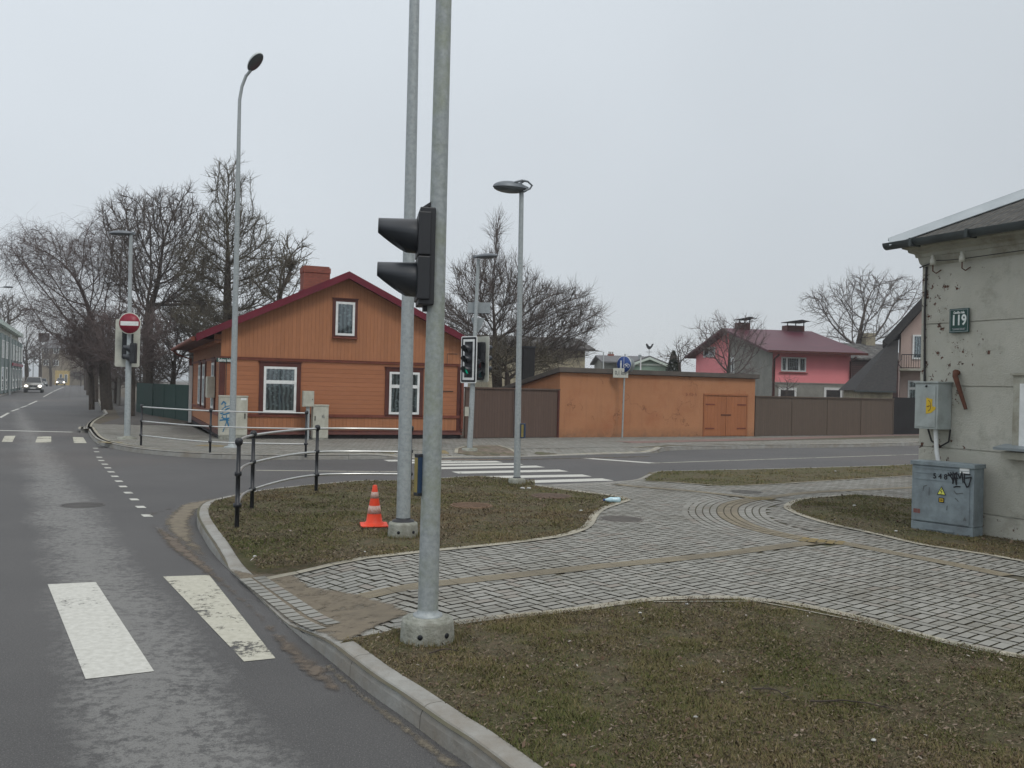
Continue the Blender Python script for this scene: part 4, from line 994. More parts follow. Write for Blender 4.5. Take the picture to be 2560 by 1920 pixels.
Y3 = 50.0; p3 = A(2137, 975, Y3); F3 = Frame((p3.x, p3.y, 0), 100)
an = empty('annex', F3.o, F3.rz, 'low annex under a steep dark shingle roof beside the pale pink house', 'annex')
xs, zs = F3.on(2240, 978); xt, zt = F3.on(2247, 850, 2.6)
MB().add([(0, 0, zs), (xs, 0, zs), (xt, 2.6, zt), (xt-.35, 2.6, zt), (0, 5.2, zs), (xs, 5.2, zs)], [[0, 1, 2, 3], [0, 3, 4], [4, 3, 2, 5], [1, 5, 2]]).obj('roof', mt['darkroof'], an)
MB().box(.3, xs-.1, .3, 5, 0, zs+.05).obj('wall', mt['creamwall'], an); MB().box(-.05, xs, -.06, .0, zs-.08, zs+.0).obj('gutter', mt['gutter'], an)
Y4 = 72.0; p4 = A(2128, 960, Y4); F4 = Frame((p4.x, p4.y, 0), 80)
x1, zt = F4.on(2212, 898); ro, rt = F4.on(2180, 864, 3)
bh, brf = flat_house('log_house', F4, x1+1.6, 6, zt, rt, mt['logs'], mt['oldroof'], 'old dark brown log house with grey slate roof behind the bare tree', ov=.3)
x0, zt = F4.on(2159, 833, 3); x1, _ = F4.on(2182, 833, 3); MB().box(x0, x1, 2.6, 3.4, rt-1, zt).obj('chimney', mt['creamwall'], brf)

# --- far houses between garage and pink house
Y5 = 78.0; p5 = A(1576, 960, Y5); F5 = Frame((p5.x, p5.y, 0), 88)
x1, zt = F5.on(1667, 912); _, zr_ = F5.on(1621.5, 893.5)
mh, mrf = flat_house('mint_house', F5, x1, 12, zt, zr_, mt['mint'], mt['greyroof'], 'mint green gabled house with a weathercock on its roof', ov=.35, axis='y')
b = MB(); kk_ = (zr_-zt)/(x1/2)
b.slab([(-.35, -.38, zt-.35*kk_-.18), (x1/2, -.38, zr_-.18), (x1/2, -.38, zr_+.02), (-.35, -.38, zt-.35*kk_+.02)], .05); b.slab([(x1/2, -.38, zr_-.18), (x1+.35, -.38, zt-.35*kk_-.18), (x1+.35, -.38, zt-.35*kk_+.02), (x1/2, -.38, zr_+.02)], .05); b.box(0, x1, -.1, -.02, zt-.1, zt+.05)
b.obj('verge_board', mt['mintwhite'], mrf)
c0, cz_ = F5.on(1605, 886); MB().tube([(c0, 1, zt), (c0, 1, cz_)], .14, 8).obj('flue', mt['signgrey'], mrf)
r = empty('weathercock', (F5.o+F5.x*(x1/2)).to_tuple()[:2]+(zr_+.14,), F5.rz, 'small black weathercock above the mint green gable', 'weathercock')
b = MB(); b.tube([(0, 0, 0), (0, 0, .5)], .02, 6); b.tube([(-.25, 0, .32), (.25, 0, .32)], .015, 6); b.obj('rod', mt['black'], r)
MB().slab([(-.30, .01, .95), (-.22, .01, 1.05), (-.12, .01, .95), (-.02, .01, .82), (.12, .01, .8), (.22, .01, 1.0), (.38, .01, 1.05), (.28, .01, .8), (.15, .01, .62), (.02, .01, .52), (-.12, .01, .58), (-.22, .01, .72)][::-1], .03).obj('cockerel', mt['black'], r)
x0, zc0 = F5.on(1602, 893, -6); p = F5.o+F5.x*x0+F5.y*(-6)
r = empty('flagpole', (p.x, p.y, 0), 0, 'thin white flagpole in front of the mint green house', 'flagpole'); MB().tube([(0, 0, 0), (0, 0, zc0)], [.07, .05], 8).obj('pole', mt['white'], r)
p6 = A(1512, 960, 84); F6 = Frame((p6.x, p6.y, 0), 88); x1, zr_ = F6.on(1660, 891, 4); zt = F6.on(1512, 899)[1]
gh, grf = flat_house('grey_house', F6, x1*.62, 8, F6.on(1484, 905)[1], F6.on(1560, 893, 4)[1], mt['greyrender'], mt['greyroof'], 'grey roofed house with a red brick chimney beyond the garage', ov=.4)
x0, zc = F6.on(1520, 885, 4); x1, _ = F6.on(1533.5, 885, 4)
c_ = MB().box(x0, x1, 3.6, 4.4, zt-1, zc).obj('chimney', mt['brickred'], grf)
b = MB()
for q in (.2, .5, .85): b.tube([(x0+(x1-x0)*q, 4, zc), (x0+(x1-x0)*q, 4, zc+.22)], .06, 6)
b.obj('chimney_pot', mt['conc'], c_)
p7 = A(1420, 960, 58); F7 = Frame((p7.x, p7.y, 0), 60); x1, zt = F7.on(1480, 874)
ch, crf = flat_house('cream_house', Frame((p7.x-5, p7.y-1, 0), 75), 6.3, 6, A(1450, 872, 58).z, A(1400, 850, 58).z+.2, mt['creamwall'], mt['oldroof'], 'weathered cream house with dark roof half hidden by the bare tree', ov=.5)

# --- far end of the main street
def vframe(px, Y, h): p = A(px, 960, Y); return Frame((p.x, p.y, 0), h)
F8 = vframe(-20, 80, -24.9)
lb = empty('shop_building', F8.o, F8.rz, 'pale and teal two storey shop building at the left end of the street', 'building')
z8 = lambda py: HC+(943-py)/2300*80
hL = 6.4
MB().box(0, 33, 0, 10, 0, hL).obj('wall', mt['farwhite'], lb)
b = MB(); b.box(-.3, 33.3, -.5, 10, hL, hL+.35); b.slab([(-.3, -.5, hL+.35), (33.3, -.5, hL+.35), (33.3, 5, hL+1.6), (-.3, 5, hL+1.6)], .05); b.obj('roof', mt['mintwhite'], lb)
for k_ in range(7):
    x = 1.0+k_*4.5
    MB().box(x, x+2.6, -.6, 0, .2, hL-.8).obj('bay', mt['teal'], lb)
    gwin(lb, F8, x+.3, x+2.3, 3.4, 5.0, y=-.6, fw=.1, curtain=False, mull=[x+1.3])
    gwin(lb, F8, x+.3, x+2.3, .5, 2.6, y=-.6, fw=.12, curtain=False, transom=1.4)
MB().box(14, 30, -.72, -.61, 2.85, 3.15).obj('sign_board', mt['red'], lb)
F9 = vframe(171, 205, -115)   # brown building, gable end towards us: local x runs left
p9 = A(103, 960, 200); F9 = Frame((p9.x, p9.y, 0), 85)
x1 = F9.on(175, 900)[0]; zt = HC+(941-870)/2300*200
rr, rrf = flat_house('tenement', F9, x1, 14, zt, zt+2.6, mt['farbrown'], mt['greyroof'], 'three storey brown tenement with yellow ground floor far down the street', ov=.4)
xm = F9.on(139, 900)[0]; MB().box(xm, x1+.05, -.1, -.02, 0, HC+(941-926)/2300*200).obj('ground_floor', mt['faryellow'], rr)
for px_ in (150, 163):
    xx = F9.on(px_, 900)[0]
    gwin(rr, F9, xx, xx+.6, .6, 2.4, y=-.1, fw=.06, curtain=False)
for px_, z_ in ((133, 6.8), (133, 4.2), (108, 6.8), (108, 4.2), (163, 6.6)): xx = F9.on(px_, 900)[0]; gwin(rr, F9, xx, xx+1.2, z_, z_+1.3, fw=.12, mull=[xx+.6], curtain=False)
for px_ in (98, 112, 141):
    xx = F9.on(px_, 860, 7)[0]; MB().box(xx, xx+.8, 6.5, 7.5, zt+1.5, zt+3.5).obj('chimney', mt['logs'], rrf)
p10 = A(175, 960, 232); F10 = Frame((p10.x, p10.y, 0), 86)
x1 = F10.on(216, 900)[0]; wh, wrf = flat_house('white_house', F10, x1, 9, HC+(943-903)/2300*232, HC+(943-886)/2300*232, mt['farwhite'], mt['darkroof'], 'white gabled house closing the view down the street', ov=.4, axis='y')
for px_, z_ in ((193, 4.0), (189, 1.4), (203, 1.4)): xx = F10.on(px_, 900)[0]; gwin(wh, F10, xx, xx+1.0, z_+.6, z_+2.0, fw=.1, curtain=False)
p11 = A(228, 960, 120); F11 = Frame((G(262, 985, .1).x+3.2, G(262, 985, .1).y, .1), -24.9)
p = G(300, 1016, .1); F11 = Frame((p.x, p.y, .1), -24.9)
for i_, (L_, m_, hh, lab, dx) in enumerate(((6, 'oldwood', 1.9, 'weathered board fence along the tree lined footpath, nearer piece', 0), (14, 'oldwood', 2.3, 'weathered board fence along the tree lined footpath, farther piece', 7))):
    f_ = Frame(F11.o+F11.x*dx, -24.9); fence('board_fence', f_, L_, hh, mt[m_], lab, cap=False)
# green fence left of the orange house
pa = G(382, 1040, .12); pb = hl+FH.y*11.4-FH.x*.15
Fg = Frame((pa.x, pa.y, .12), math.degrees(math.atan2((pb-pa).x, (pb-pa).y))); 
r = fence('green_fence', Fg, (pb-pa).length, Fg.on(400, 953)[1]-.12, mt['fencegreen'], 'dark green board fence joining the orange house', 2.0, cap=False)
Fg2 = Frame((pa.x, pa.y, .12), -24.9+0); 
r = fence('green_fence', Frame((pa.x, pa.y, .12), -30), 5, Fg.on(400, 953)[1]-.12, mt['fencegreen'], 'dark green board fence running away from the street beside the footpath', 2.0, cap=False)
p = G(368, 1003, .1); r = empty('banner', (p.x, p.y, 1.0), R(5), 'white slanted cloth banner hanging on the fence by the footpath', 'banner')
MB().slab([(-.25, 0, -.35), (.2, 0, -.45), (.28, 0, .9), (.05, 0, .95)], .02).obj('cloth', mt['white'], r); MB().slab([(-.02, -.012, -.1), (.14, -.012, -.12), (.12, -.012, .25)], .01).obj('print', mt['inkgrey'], r)
p = G(387, 1003, .1); r = empty('post_box', (p.x, p.y, 1.0), R(5), 'pale grey letter box on the dark fence by the footpath', 'letter box')
MB().box(-.3, .3, -.1, .1, -.6, .75).obj('body', mt['signgrey'], r, .02); MB().box(-.2, .2, -.108, -.1, .45, .5).obj('slot', mt['black'], r)

# --- grey peeling building on the right
cor = Vector((5.58, 12.58, .12))
FR = Frame(cor, 154.4)
gb = empty('corner_building', FR.o, FR.rz, 'old grey building with peeling render and a tin roofed cornice on the right', 'building')
def rz2(px, py, y=0): x, z = FR.on(px, py, y); return x, z-.12
def peel():
    m, t, b = newmat('peeling_render'); v = coords(t); s = t.nodes.new('ShaderNodeSeparateXYZ'); t.links.new(v, s.inputs[0])
    col = mixc(t, noise(t, v, 1.3, 6), (.48, .475, .415), (.39, .385, .33))
    col = mixc(t, mth(t, 'MULTIPLY', noise(t, v, 5, 8, .7, .45, .6), .5), col, (.45, .45, .40))
    edge = mth(t, 'SUBTRACT', 1, mth(t, 'DIVIDE', s.outputs[0], 1.7)); edge.node.use_clamp = True
    n = noise(t, v, 8, 10, .72, .0, 1.0)
    zmask = mth(t, 'MULTIPLY_ADD', noise(t, v, 1.1, 3, .5, .3, .7), .16, 0)
    th = mth(t, 'SUBTRACT', .80, mth(t, 'ADD', mth(t, 'MULTIPLY', edge, .15), zmask))
    f = mth(t, 'GREATER_THAN', n, th); brick = mixc(t, noise(t, v, 20, 4), (.14, .062, .045), (.07, .055, .045))
    n3 = noise(t, v, 26, 6, .6, .0, 1.0); f3 = mth(t, 'GREATER_THAN', n3, mth(t, 'SUBTRACT', .755, mth(t, 'MULTIPLY', edge, .08)))
    col = mixc(t, f3, col, (.17, .155, .13))
    col = mixc(t, mth(t, 'MULTIPLY', noise(t, v, 2.2, 8, .75, .52, .72), .6), col, (.17, .165, .13))
    col = mixc(t, f, col, brick)
    t.links.new(col, b.inputs['Base Color']); b.inputs['Roughness'].default_value = .95; b.inputs['Specular IOR Level'].default_value = .15
    hgt_ = mth(t, 'SUBTRACT', mth(t, 'MULTIPLY', noise(t, v, 45, 6), .4), f); bump(t, b, hgt_, .7, .012); return m
mt['peel'] = peel()
zc = rz2(2308, 640)[1]
LB = 13.0; zbands = [rz2(2400, 783)[1], rz2(2350, 943)[1], rz2(2400, 1100)[1], rz2(2500, 1266)[1]]
zz = [0]+sorted(zbands)+[zc]
b = MB()
for i in range(len(zz)-1):
    o_ = -.05 if i == 0 else 0
    b.box(.0+(-.04 if i == 0 else 0), LB, o_, 8, zz[i]+.008, zz[i+1]-.008); 
b.box(.015, LB-.01, .015, 7.98, 0, zc); b.obj('wall', mt['peel'], gb)
# cornice as swept profile (outward offset, z) with mitred corner
prof = [(0, zc-.03), (.03, zc+.02), (.045, zc+.09), (.065, zc+.095), (.075, zc+.14), (.13, zc+.165), (.14, zc+.20), (.19, zc+.22), (.20, zc+.27), (.0, zc+.28)]
b = MB(); path = [(LB, 0, (0, -1)), (0, 0, (-1, -1)), (0, 8, (-1, 0))]; vs = []
for x, y, (nx, ny) in path: vs += [(x+nx*o_, y+ny*o_, z) for o_, z in prof]
k = len(prof); b.add(vs, [[i*k+j, i*k+(j+1) % k, (i+1)*k+(j+1) % k, (i+1)*k+j] for i in range(2) for j in range(k)]); b.obj('cornice', mt['cornice'], gb)
ov = .29; ze = zc+.26
x_h, z_h = rz2(2560, 468, 1.6)
sl = .50
b = MB(); b.slab([(-ov, -ov, ze), (LB, -ov, ze), (LB, 4, ze+sl*(4+ov)), (4, 4, ze+sl*(4+ov))], .04)
b.slab([(-ov, 8, ze), (-ov, -ov, ze), (4, 4, ze+sl*(4+ov)), (4, 8, ze+sl*(4+ov))], .04); rfb = b.obj('roof', mt['fibre'], gb)
b = MB(); n_ = Vector((1, 1, sl)).normalized()
a0 = Vector((-ov-.02, -ov-.02, ze+.11)); a1 = Vector((4, 4, ze+.15+sl*(4+ov))); sd = Vector((1, -1, 0)).normalized()*.15
b.slab([a0, a0+sd*1.3+Vector((0,0,-.13)), a1+sd*1.3-Vector((0, 0, .17)), a1+Vector((0, 0, .0))], .012); b.slab([a0, a1+Vector((0, 0, .03)), a1-sd-Vector((0,0,.03)), a0-sd-Vector((0,0,.01))], .015); b.obj('hip_flashing', mt['tinpale'], rfb)
b = MB(); gpr = [(math.cos(a)*.085, math.sin(a)*.085) for a in [math.pi+math.pi*i/8 for i in range(9)]]
vs = []; gx = [(LB, -ov-.06), (-ov-.02, -ov-.06)]
for x, y in gx: vs += [(x, y+c, ze+.03+s_) for c, s_ in gpr]
b.add(vs, [[j, j+1, 9+j+1, 9+j] for j in range(8)]+[list(range(9, 18))], True)
vs = [(v[0], v[1]*1.0+.004*(1 if v[1] < -ov-.07 else -1), v[2]+.004) for v in vs]; b.add(vs, [[j, 9+j, 9+j+1, j+1] for j in range(8)], True)
for x in (-.35+.5, 1.0, 2.2, 3.4, 4.6): b.box(x, x+.03, -ov-.165, -ov+.03, ze-.06, ze+.045)
b.obj('gutter', mt['gutter'], rfb)
b = MB(); x_, _ = rz2(2316, 800); b.tube([(x_, -.02, rz2(2316, 646)[1]), (x_-.01, -.025, 2.9), (x_+.01, -.02, 1.9)], .014, 6); b.tube([(x_-.1, -.03, rz2(2316, 646)[1]), (x_+.08, -.05, rz2(2316, 640)[1]), (x_+.2, -.09, rz2(2330, 640)[1])], .01, 5); b.obj('cable', mt['cable'], gb)
for px_, py_ in ((2333, 629), (2406, 620)):
    x, z = rz2(px_, py_, -.12); i_ = MB().lathe([(.001, z+.075), (.022, z+.075), (.03, z+.055), (.022, z+.04), (.035, z+.02), (.04, z-.01), (.037, z-.06), (.001, z-.06)], 12, Matrix.Translation((x, -.12, 0))).obj('insulator', mt['insul'], gb)
    MB().tube([(x, -.12, z-.05), (x, -.12, z-.14), (x+.02, -.08, z-.17), (x+.03, 0, z-.12)], .008, 6).obj('hook', mt['rust'], i_)
b = MB(); w0 = rz2(2333, 629, -.1); w1 = rz2(2406, 620, -.1); b.tube([(w0[0], -.1, w0[1]), ((w0[0]+w1[0])/2, -.1, w0[1]-.02), (w1[0], -.1, w1[1]-.02), (w1[0]+2, -.06, w1[1]+.0), (LB, -.04, w1[1])], .006, 5); b.obj('wire', mt['cable'], gb)
b = MB(); c0 = rz2(2396, 908); c1_ = rz2(2423, 1000); b.tube([(c0[0], -.03, c0[1]), (c0[0]+.02, -.08, c0[1]-.05), (c1_[0], -.06, c1_[1])], [.05, .035, .022], 8); b.obj('rusty_bracket', mt['rust'], gb)
sx0, sz0 = rz2(2513, 1095); MB().slab([(sx0, -.22, sz0-.02), (sx0+2.2, -.22, sz0-.02), (sx0+2.2, 0, sz0+.02), (sx0, 0, sz0+.02)], .03).obj('window_sill', mt['tin'], gb)
MB().box(sx0+.05, sx0+2.1, -.14, 0, sz0-.13, sz0-.04).obj('sill_moulding', mt['cornice'], gb)
wx_, wz_ = rz2(2556, 945); wtop = wz_+.05
gwin(gb, FR, wx_+.02, wx_+1.3, sz0+.03, wtop, y=-.01, trim=mt['cornice'], tw=.10, fw=.07, transom=wtop-.5)
# house number plate
FRw = Frame((cor.x, cor.y, 0), 154.4)
r, w_, h_ = plate('house_number_sign', FRw, 2375.6, 773, 2423.3, 830.5, -.03, mt['green'], 'dark green house number plate 119 on the grey wall', 'number sign')
b = MB(); t_ = .006; q = .012
for x0, x1, z0_, z1 in ((-w_/2+q, w_/2-q, h_/2-q-t_, h_/2-q), (-w_/2+q, w_/2-q, -h_/2+q, -h_/2+q+t_), (-w_/2+q, -w_/2+q+t_, -h_/2+q+t_, h_/2-q-t_), (w_/2-q-t_, w_/2-q, -h_/2+q+t_, h_/2-q-t_)): b.box(x0, x1, -.0175, -.0152, z0_, z1)
b.obj('border', mt['signgrey'], r)
text_obj('119', .19, mt['letter'], r, (0, -.0165, .0), (R(90), 0, 0), width=w_*.68)
text_obj('Gan\u012bbu iela', .045, mt['letter'], r, (0, -.0165, h_*.33), (R(90), 0, 0), width=w_*.56)
text_obj('"SAIMNIECISKAIS"', .035, mt['signgrey'], r, (0, -.0165, -h_*.36), (R(90), 0, 0), width=w_*.66)
# wall box
yo = -.27
x0, zt = FRw.on(2288.4, 953.5, yo); x1, zb = FRw.on(2343, 1074, yo)
o = FRw.o+FRw.x*x0+FRw.y*yo; r = empty('electric_box', (o.x, o.y, zb), FRw.rz, 'pale grey electric box with a torn yellow sticker on the grey wall corner', 'electric box')
w_ = x1-x0; h_ = zt-zb
MB().box(0, w_, 0, .26, 0, h_-.02).obj('body', mt['boxgrey'], r, .005); MB().box(-.015, w_+.015, -.02, .27, h_-.02, h_).obj('lid', mt['boxgrey'], r, .003)
MB().box(.02, w_-.03, -.009, -.0005, .025, h_-.05).obj('door', mt['boxgrey'], r, .003)
MB().lathe([(.001, 0), (.014, 0), (.014, .012), (.001, .012)], 12, Matrix.Translation((w_*.52, -.009, h_*.90)) @ Matrix.Rotation(R(90), 4, 'X')).obj('lock', mt['black'], r)
MB().slab([(w_*.52, -.0105, h_*.32), (w_*.74, -.0105, h_*.34), (w_*.92, -.0105, h_*.42), (w_*.94, -.0105, h_*.47), (w_*.80, -.0105, h_*.48), (w_*.78, -.0105, h_*.55), (w_*.80, -.0105, h_*.63), (w_*.53, -.0105, h_*.66)], .002).obj('sticker', mt['yellow'], r)
b = MB(); ring = [(w_*(.62+.11*math.cos(a)), h_*(.49+.11*math.sin(a))) for a in [i*math.pi/8-math.pi/2 for i in range(9)]]; stroke(b, ring, .008, y=-.0135); stroke(b, [(w_*.58, h_*.47), (w_*.68, h_*.49)], .012, y=-.0135); b.obj('print', mt['rust'], r)
b = MB(); b.tube([(w_*.7, .1, 0), (w_*.72, .12, -.3), (w_*.9, .14, -.62)], .028, 8); b.obj('conduit', mt['white'], r)
b = MB(); b.tube([(w_*.25, .15, 0), (w_*.3, .2, -.16), (w_*.6, .22, -.24), (w_*1.0, .22, -.16), (w_*1.1, .2, 0)], .012, 6); b.obj('cable_loop', mt['cable'], r)
# ground cabinet 548
pr_ = G(2432, 1343, .13); FC = Frame((pr_.x, pr_.y, 0), 142-0.0)
xl_ = FC.on(2277, 1320)[0]; zt = FC.on(2441, 1163)[1]; W_ = abs(xl_); H_ = zt-.12
o = FC.o+FC.x*xl_; r = empty('power_cabinet', (o.x, o.y, .12), FC.rz, 'grey steel power cabinet numbered 548 standing in the grass by the grey wall', 'power cabinet')
MB().box(0, W_, 0, .26, 0, H_*.13).obj('base', mt['cabgrey'], r, .004); MB().box(0, W_, .004, .26, H_*.13+.006, H_-.05).obj('body', mt['cabgrey'], r, .005)
MB().box(-.015, W_+.015, -.02, .28, H_-.05, H_).obj('lid', mt['cabgrey'], r, .004)
dr = MB().box(.03, W_-.05, -.006, .0035, H_*.14+.01, H_-.065).obj('door', mt['cabgrey'], r, .003)
b = MB()
for z in (.90, .83, .74): b.box(.04, W_-.06, -.012, -.0062, H_*z, H_*z+.006)
b.box(W_*.25, W_*.7, -.012, -.0005, .03, .045); b.obj('rib', mt['cabgrey'], r)
text_obj('5 4 8', .095, mt['ink'], r, (W_*.475, -.013, H_*.80), (R(90), 0, 0), width=W_*.23, ext=.0008)
b = MB()
tagst = [((.60, .86), (.655, .80), (.69, .74)), ((.64, .87), (.66, .84), (.60, .83)), ((.68, .88), (.68, .72), (.72, .87)), ((.70, .86), (.735, .71), (.74, .88)), ((.665, .79), (.76, .80)), ((.76, .86), (.79, .80), (.82, .89)), ((.82, .88), (.84, .75)), ((.86, .87), (.86, .76), (.90, .69), (.93, .70), (.965, .82)), ((.86, .86), (.95, .865)), ((.88, .81), (.97, .83)), ((.70, .67), (.74, .685), (.80, .685))]
for i, s_ in enumerate(tagst): stroke(b, s_, .016, y=-.0125-.0006*i, sx_=W_, sz_=H_)
b.obj('graffiti', mt['ink'], r)
b = MB()
for i, s_ in enumerate((((.20, .58), (.21, .64), (.26, .66)), ((.30, .63), (.30, .52)), ((.70, .62), (.74, .58), (.84, .60)), ((.72, .52), (.75, .50), (.77, .48)), ((.60, .40), (.59, .34)))): stroke(b, s_, .009, y=-.0125-.0005*i, sx_=W_, sz_=H_)
b.obj('scribble', mt['inkgrey'], r)
def tri(cx_, cz_, s_, y, m, nm, par, rr_=None):
    return MB().slab([(cx_-s_/2, y, cz_-s_*.43), (cx_+s_/2, y, cz_-s_*.43), (cx_, y, cz_+s_*.5)], .0015).obj(nm, m, par)
wn = tri(W_*.5, H_*.60, .12, -.010, mt['ink'], 'warning_sign', r); tri(W_*.5, H_*.60-.002, .092, -.0125, mt['paleyellow'], 'face', wn)
b = MB(); stroke(b, ((.006, .03), (-.012, .0), (.010, -.002), (-.004, -.034)), .007, y=-.0150, x0=W_*.5, z0=H_*.60-.003); b.obj('bolt_symbol', mt['ink'], wn)
MB().box(W_*.455, W_*.545, -.010, -.0065, H_*.435, H_*.505).obj('label_plate', mt['ink'], r); MB().box(W_*.468, W_*.532, -.0125, -.0102, H_*.447, H_*.493).obj('label_plate', mt['yellow'], r)
text_obj('230', .03, mt['ink'], r, (W_*.5, -.0135, H_*.47), (R(90), 0, 0), width=W_*.05, ext=.0005)
MB().box(W_*.78, W_*.93, -.0095, -.0065, H_*.875, H_*.945).obj('label_plate', mt['white'], r)
b = MB(); b.box(.035, .035+W_*.06, -.0095, -.0065, H_*.25, H_*.31); b.box(.035+W_*.065, .035+W_*.11, -.0095, -.0065, H_*.25, H_*.31); b.obj('faded_sticker', mt['faded'], r)
tri(W_*.875, H_*.245, .045, -.0095, mt['inkgrey'], 'small_mark', r)

# ------------------------------------------------------------------ poles, lamps, signals, signs
def foundation(par, r, h, m=None, holes=True):
    b = MB().lathe([(r*1.06, -.03), (r*1.04, h*.3), (r, h-.02), (r*.97, h), (r*.80, h), (r*.80, h+.012), (r*.45, h+.018), (.001, h+.02)], 28); o = b.obj('foundation', mt['conc'], par)
    if holes:
        for a in (-100, -40, 160): 
            Mx = Matrix.Rotation(R(a), 4, 'Z') @ Matrix.Translation((r*1.03, 0, h*.42)) @ Matrix.Rotation(R(90), 4, 'Y')
            MB().lathe([(.001, -.01), (.018, -.01), (.018, .004), (.001, .004)], 10, Mx).obj('bolt_hole', mt['ink'], o)
    return o
def local_top(base, px, py, Y=None):
    p = A(px, py, Y or base.y); return p-base
def lamp_head(par, at, direction, L=.62, wd=.27, tilt=8, frame=False, m='lamphead', pale=False):
    dirv = Vector(direction); rz = math.atan2(dirv.y, dirv.x)
    Mx = Matrix.Translation(at) @ Matrix.Rotation(rz, 4, 'Z') @ Matrix.Rotation(-R(tilt), 4, 'Y')
    b = MB().ell((L*.5, 0, 0), (L*.52, wd/2, .085), 18, 6, 0.0, 1, Mx); b.box(-.03, .10, -.04, .04, -.03, .05, Mx)
    o = b.obj('lamp_head', mt['lamppale' if pale else m], par)
    MB().ell((L*.52, 0, -.003), (L*.47, wd/2*.9, .06), 18, 5, -1, -.0, Mx).obj('lens', mt['lensglass'], o)
    return o, Mx
# nearest pole
bn = G(1068, 1600, .125)
pn = empty('lamp_pole', bn, 0, 'thickest galvanized pole in the foreground on a round concrete foundation', 'lamp pole')
foundation(pn, .176, .15)
tp_ = local_top(bn, 1111, -60); tdir = tp_.normalized(); full = tdir*8.0
pts = [Vector((0, 0, .15))+full*t for t in (0, .12, .2, .35, .6, 1)]
b = MB().tube(pts, [.070, .066, .064, .058, .052, .042], 24); b.obj('pole', mt['galv_moss'], pn)
MB().lathe([(.10, .165), (.10, .178), (.073, .182), (.071, .21)], 24).obj('flange', mt['galv'], pn)
lh, _ = lamp_head(pn, full+Vector((0, 0, .15)), (-.4, .9, 0), 1.0, .3)
# second pole
b2 = G(1007, 1341, .125)
p2_ = empty('lamp_pole', b2, 0, 'mottled galvanized pole between the traffic cone and the nearest pole', 'lamp pole')
foundation(p2_, .165, .16)
full2 = local_top(b2, 1037, -40).normalized()*9.5
MB().tube([Vector((0, 0, .14))+full2*t for t in (0, .15, .4, .7, 1)], [.080, .076, .066, .055, .045], 24).obj('pole', mt['galv'], p2_)
MB().lathe([(.13, .17), (.12, .19), (.084, .195), (.082, .215)], 24).obj('flange', mt['blackplastic'], p2_)
lamp_head(p2_, full2+Vector((0, 0, .14)), (-.4, .9, 0), 1.0, .3)
# tall curved lamp on the far corner
b3 = G(580, 1119, .12)
p3_ = empty('street_lamp', b3, 0, 'tallest street lamp with a gently curved top, before the orange house corner', 'street lamp')
P3 = [Vector((0, 0, 0))]+[A(x, y, b3.y)-b3 for x, y in ((585, 900), (590, 700), (594, 520), (597, 340), (599, 250), (605, 216), (615, 190), (627, 176))]
MB().tube(P3, [.085, .078, .068, .058, .048, .042, .04, .04, .038], 16).obj('pole', mt['galv'], p3_)
MB().lathe([(.20, 0), (.20, .03), (.10, .05), (.09, .12)], 16).obj('base_plate', mt['galv'], p3_)
hp = P3[-1]; 
# head seen from below, pointing at the road
Mx = Matrix.Translation(hp) @ Matrix.Rotation(R(-50), 4, 'Z') @ Matrix.Rotation(-R(24), 4, 'Y')
o_ = MB().ell((.30, 0, .02), (.36, .16, .17), 18, 6, 0, 1, Mx).obj('lamp_head', mt['lamppale'], p3_)
MB().ell((.30, 0, .018), (.34, .15, .05), 18, 5, -1, 0, Mx).obj('lens', mt['lensglass'], o_)
# lamp by the side crossing
b4 = G(1292, 1211, .125)
p4_ = empty('street_lamp', b4, 0, 'street lamp with open frame head at the striped side crossing', 'street lamp')
foundation(p4_, .15, .10, holes=False)
T4 = A(1304, 470, b4.y)-b4
MB().tube([Vector((0, 0, .09)), T4*.35, T4*.36, T4], [.060, .052, .05, .040], 16).obj('pole', mt['galv'], p4_)
MB().lathe([(.08, .1), (.07, .13), (.055, .14)], 16).obj('flange', mt['blackplastic'], p4_)
Mx = Matrix.Translation(T4) @ Matrix.Rotation(R(200), 4, 'Z')
o_ = MB().ell((.22, 0, -.02), (.32, .17, .12), 20, 6, 0, 1, Mx).obj('lamp_head', mt['lamphead'], p4_)
MB().ell((.22, 0, -.022), (.31, .165, .09), 20, 5, -1, 0, Mx).obj('lens', mt['lensglass'], o_)
b = MB(); ry_ = .15
for sgn in (-1, 1): b.tube([Mx @ Vector(v) for v in ((.18, sgn*.12, .06), (.05, sgn*ry_, .10), (-.06, sgn*ry_, .09), (-.16, sgn*.10, .04), (-.12, sgn*.1, -.02), (0, sgn*.1, -.08))], .018, 6)
b.tube([Mx @ Vector(v) for v in ((0, -ry_, .10), (0, ry_, .10))], .02, 6); b.obj('frame', mt['lamphead'], p4_)
# leaning lamp with signals
b5 = G(1174, 1125, .12)
p5_ = empty('street_lamp', b5, 0, 'short leaning street lamp carrying traffic signals and two sign backs', 'street lamp')
MB().lathe([(.22, -.02), (.21, .05), (.14, .055), (.08, .06)], 18).obj('foundation', mt['conc'], p5_)
T5 = A(1196, 648, b5.y)-b5
MB().tube([(0, 0, 0), T5*.4, T5*.41, T5], [.078, .07, .056, .045], 14).obj('pole', mt['galv'], p5_)
lamp_head(p5_, T5+Vector((-.10, 0, .05)), (.9, -.35, 0), .68, .28, 2)
MB().box(-.15, -.04, -.10, -.02, .92, 1.17).obj('control_box', mt['cab'], p5_)
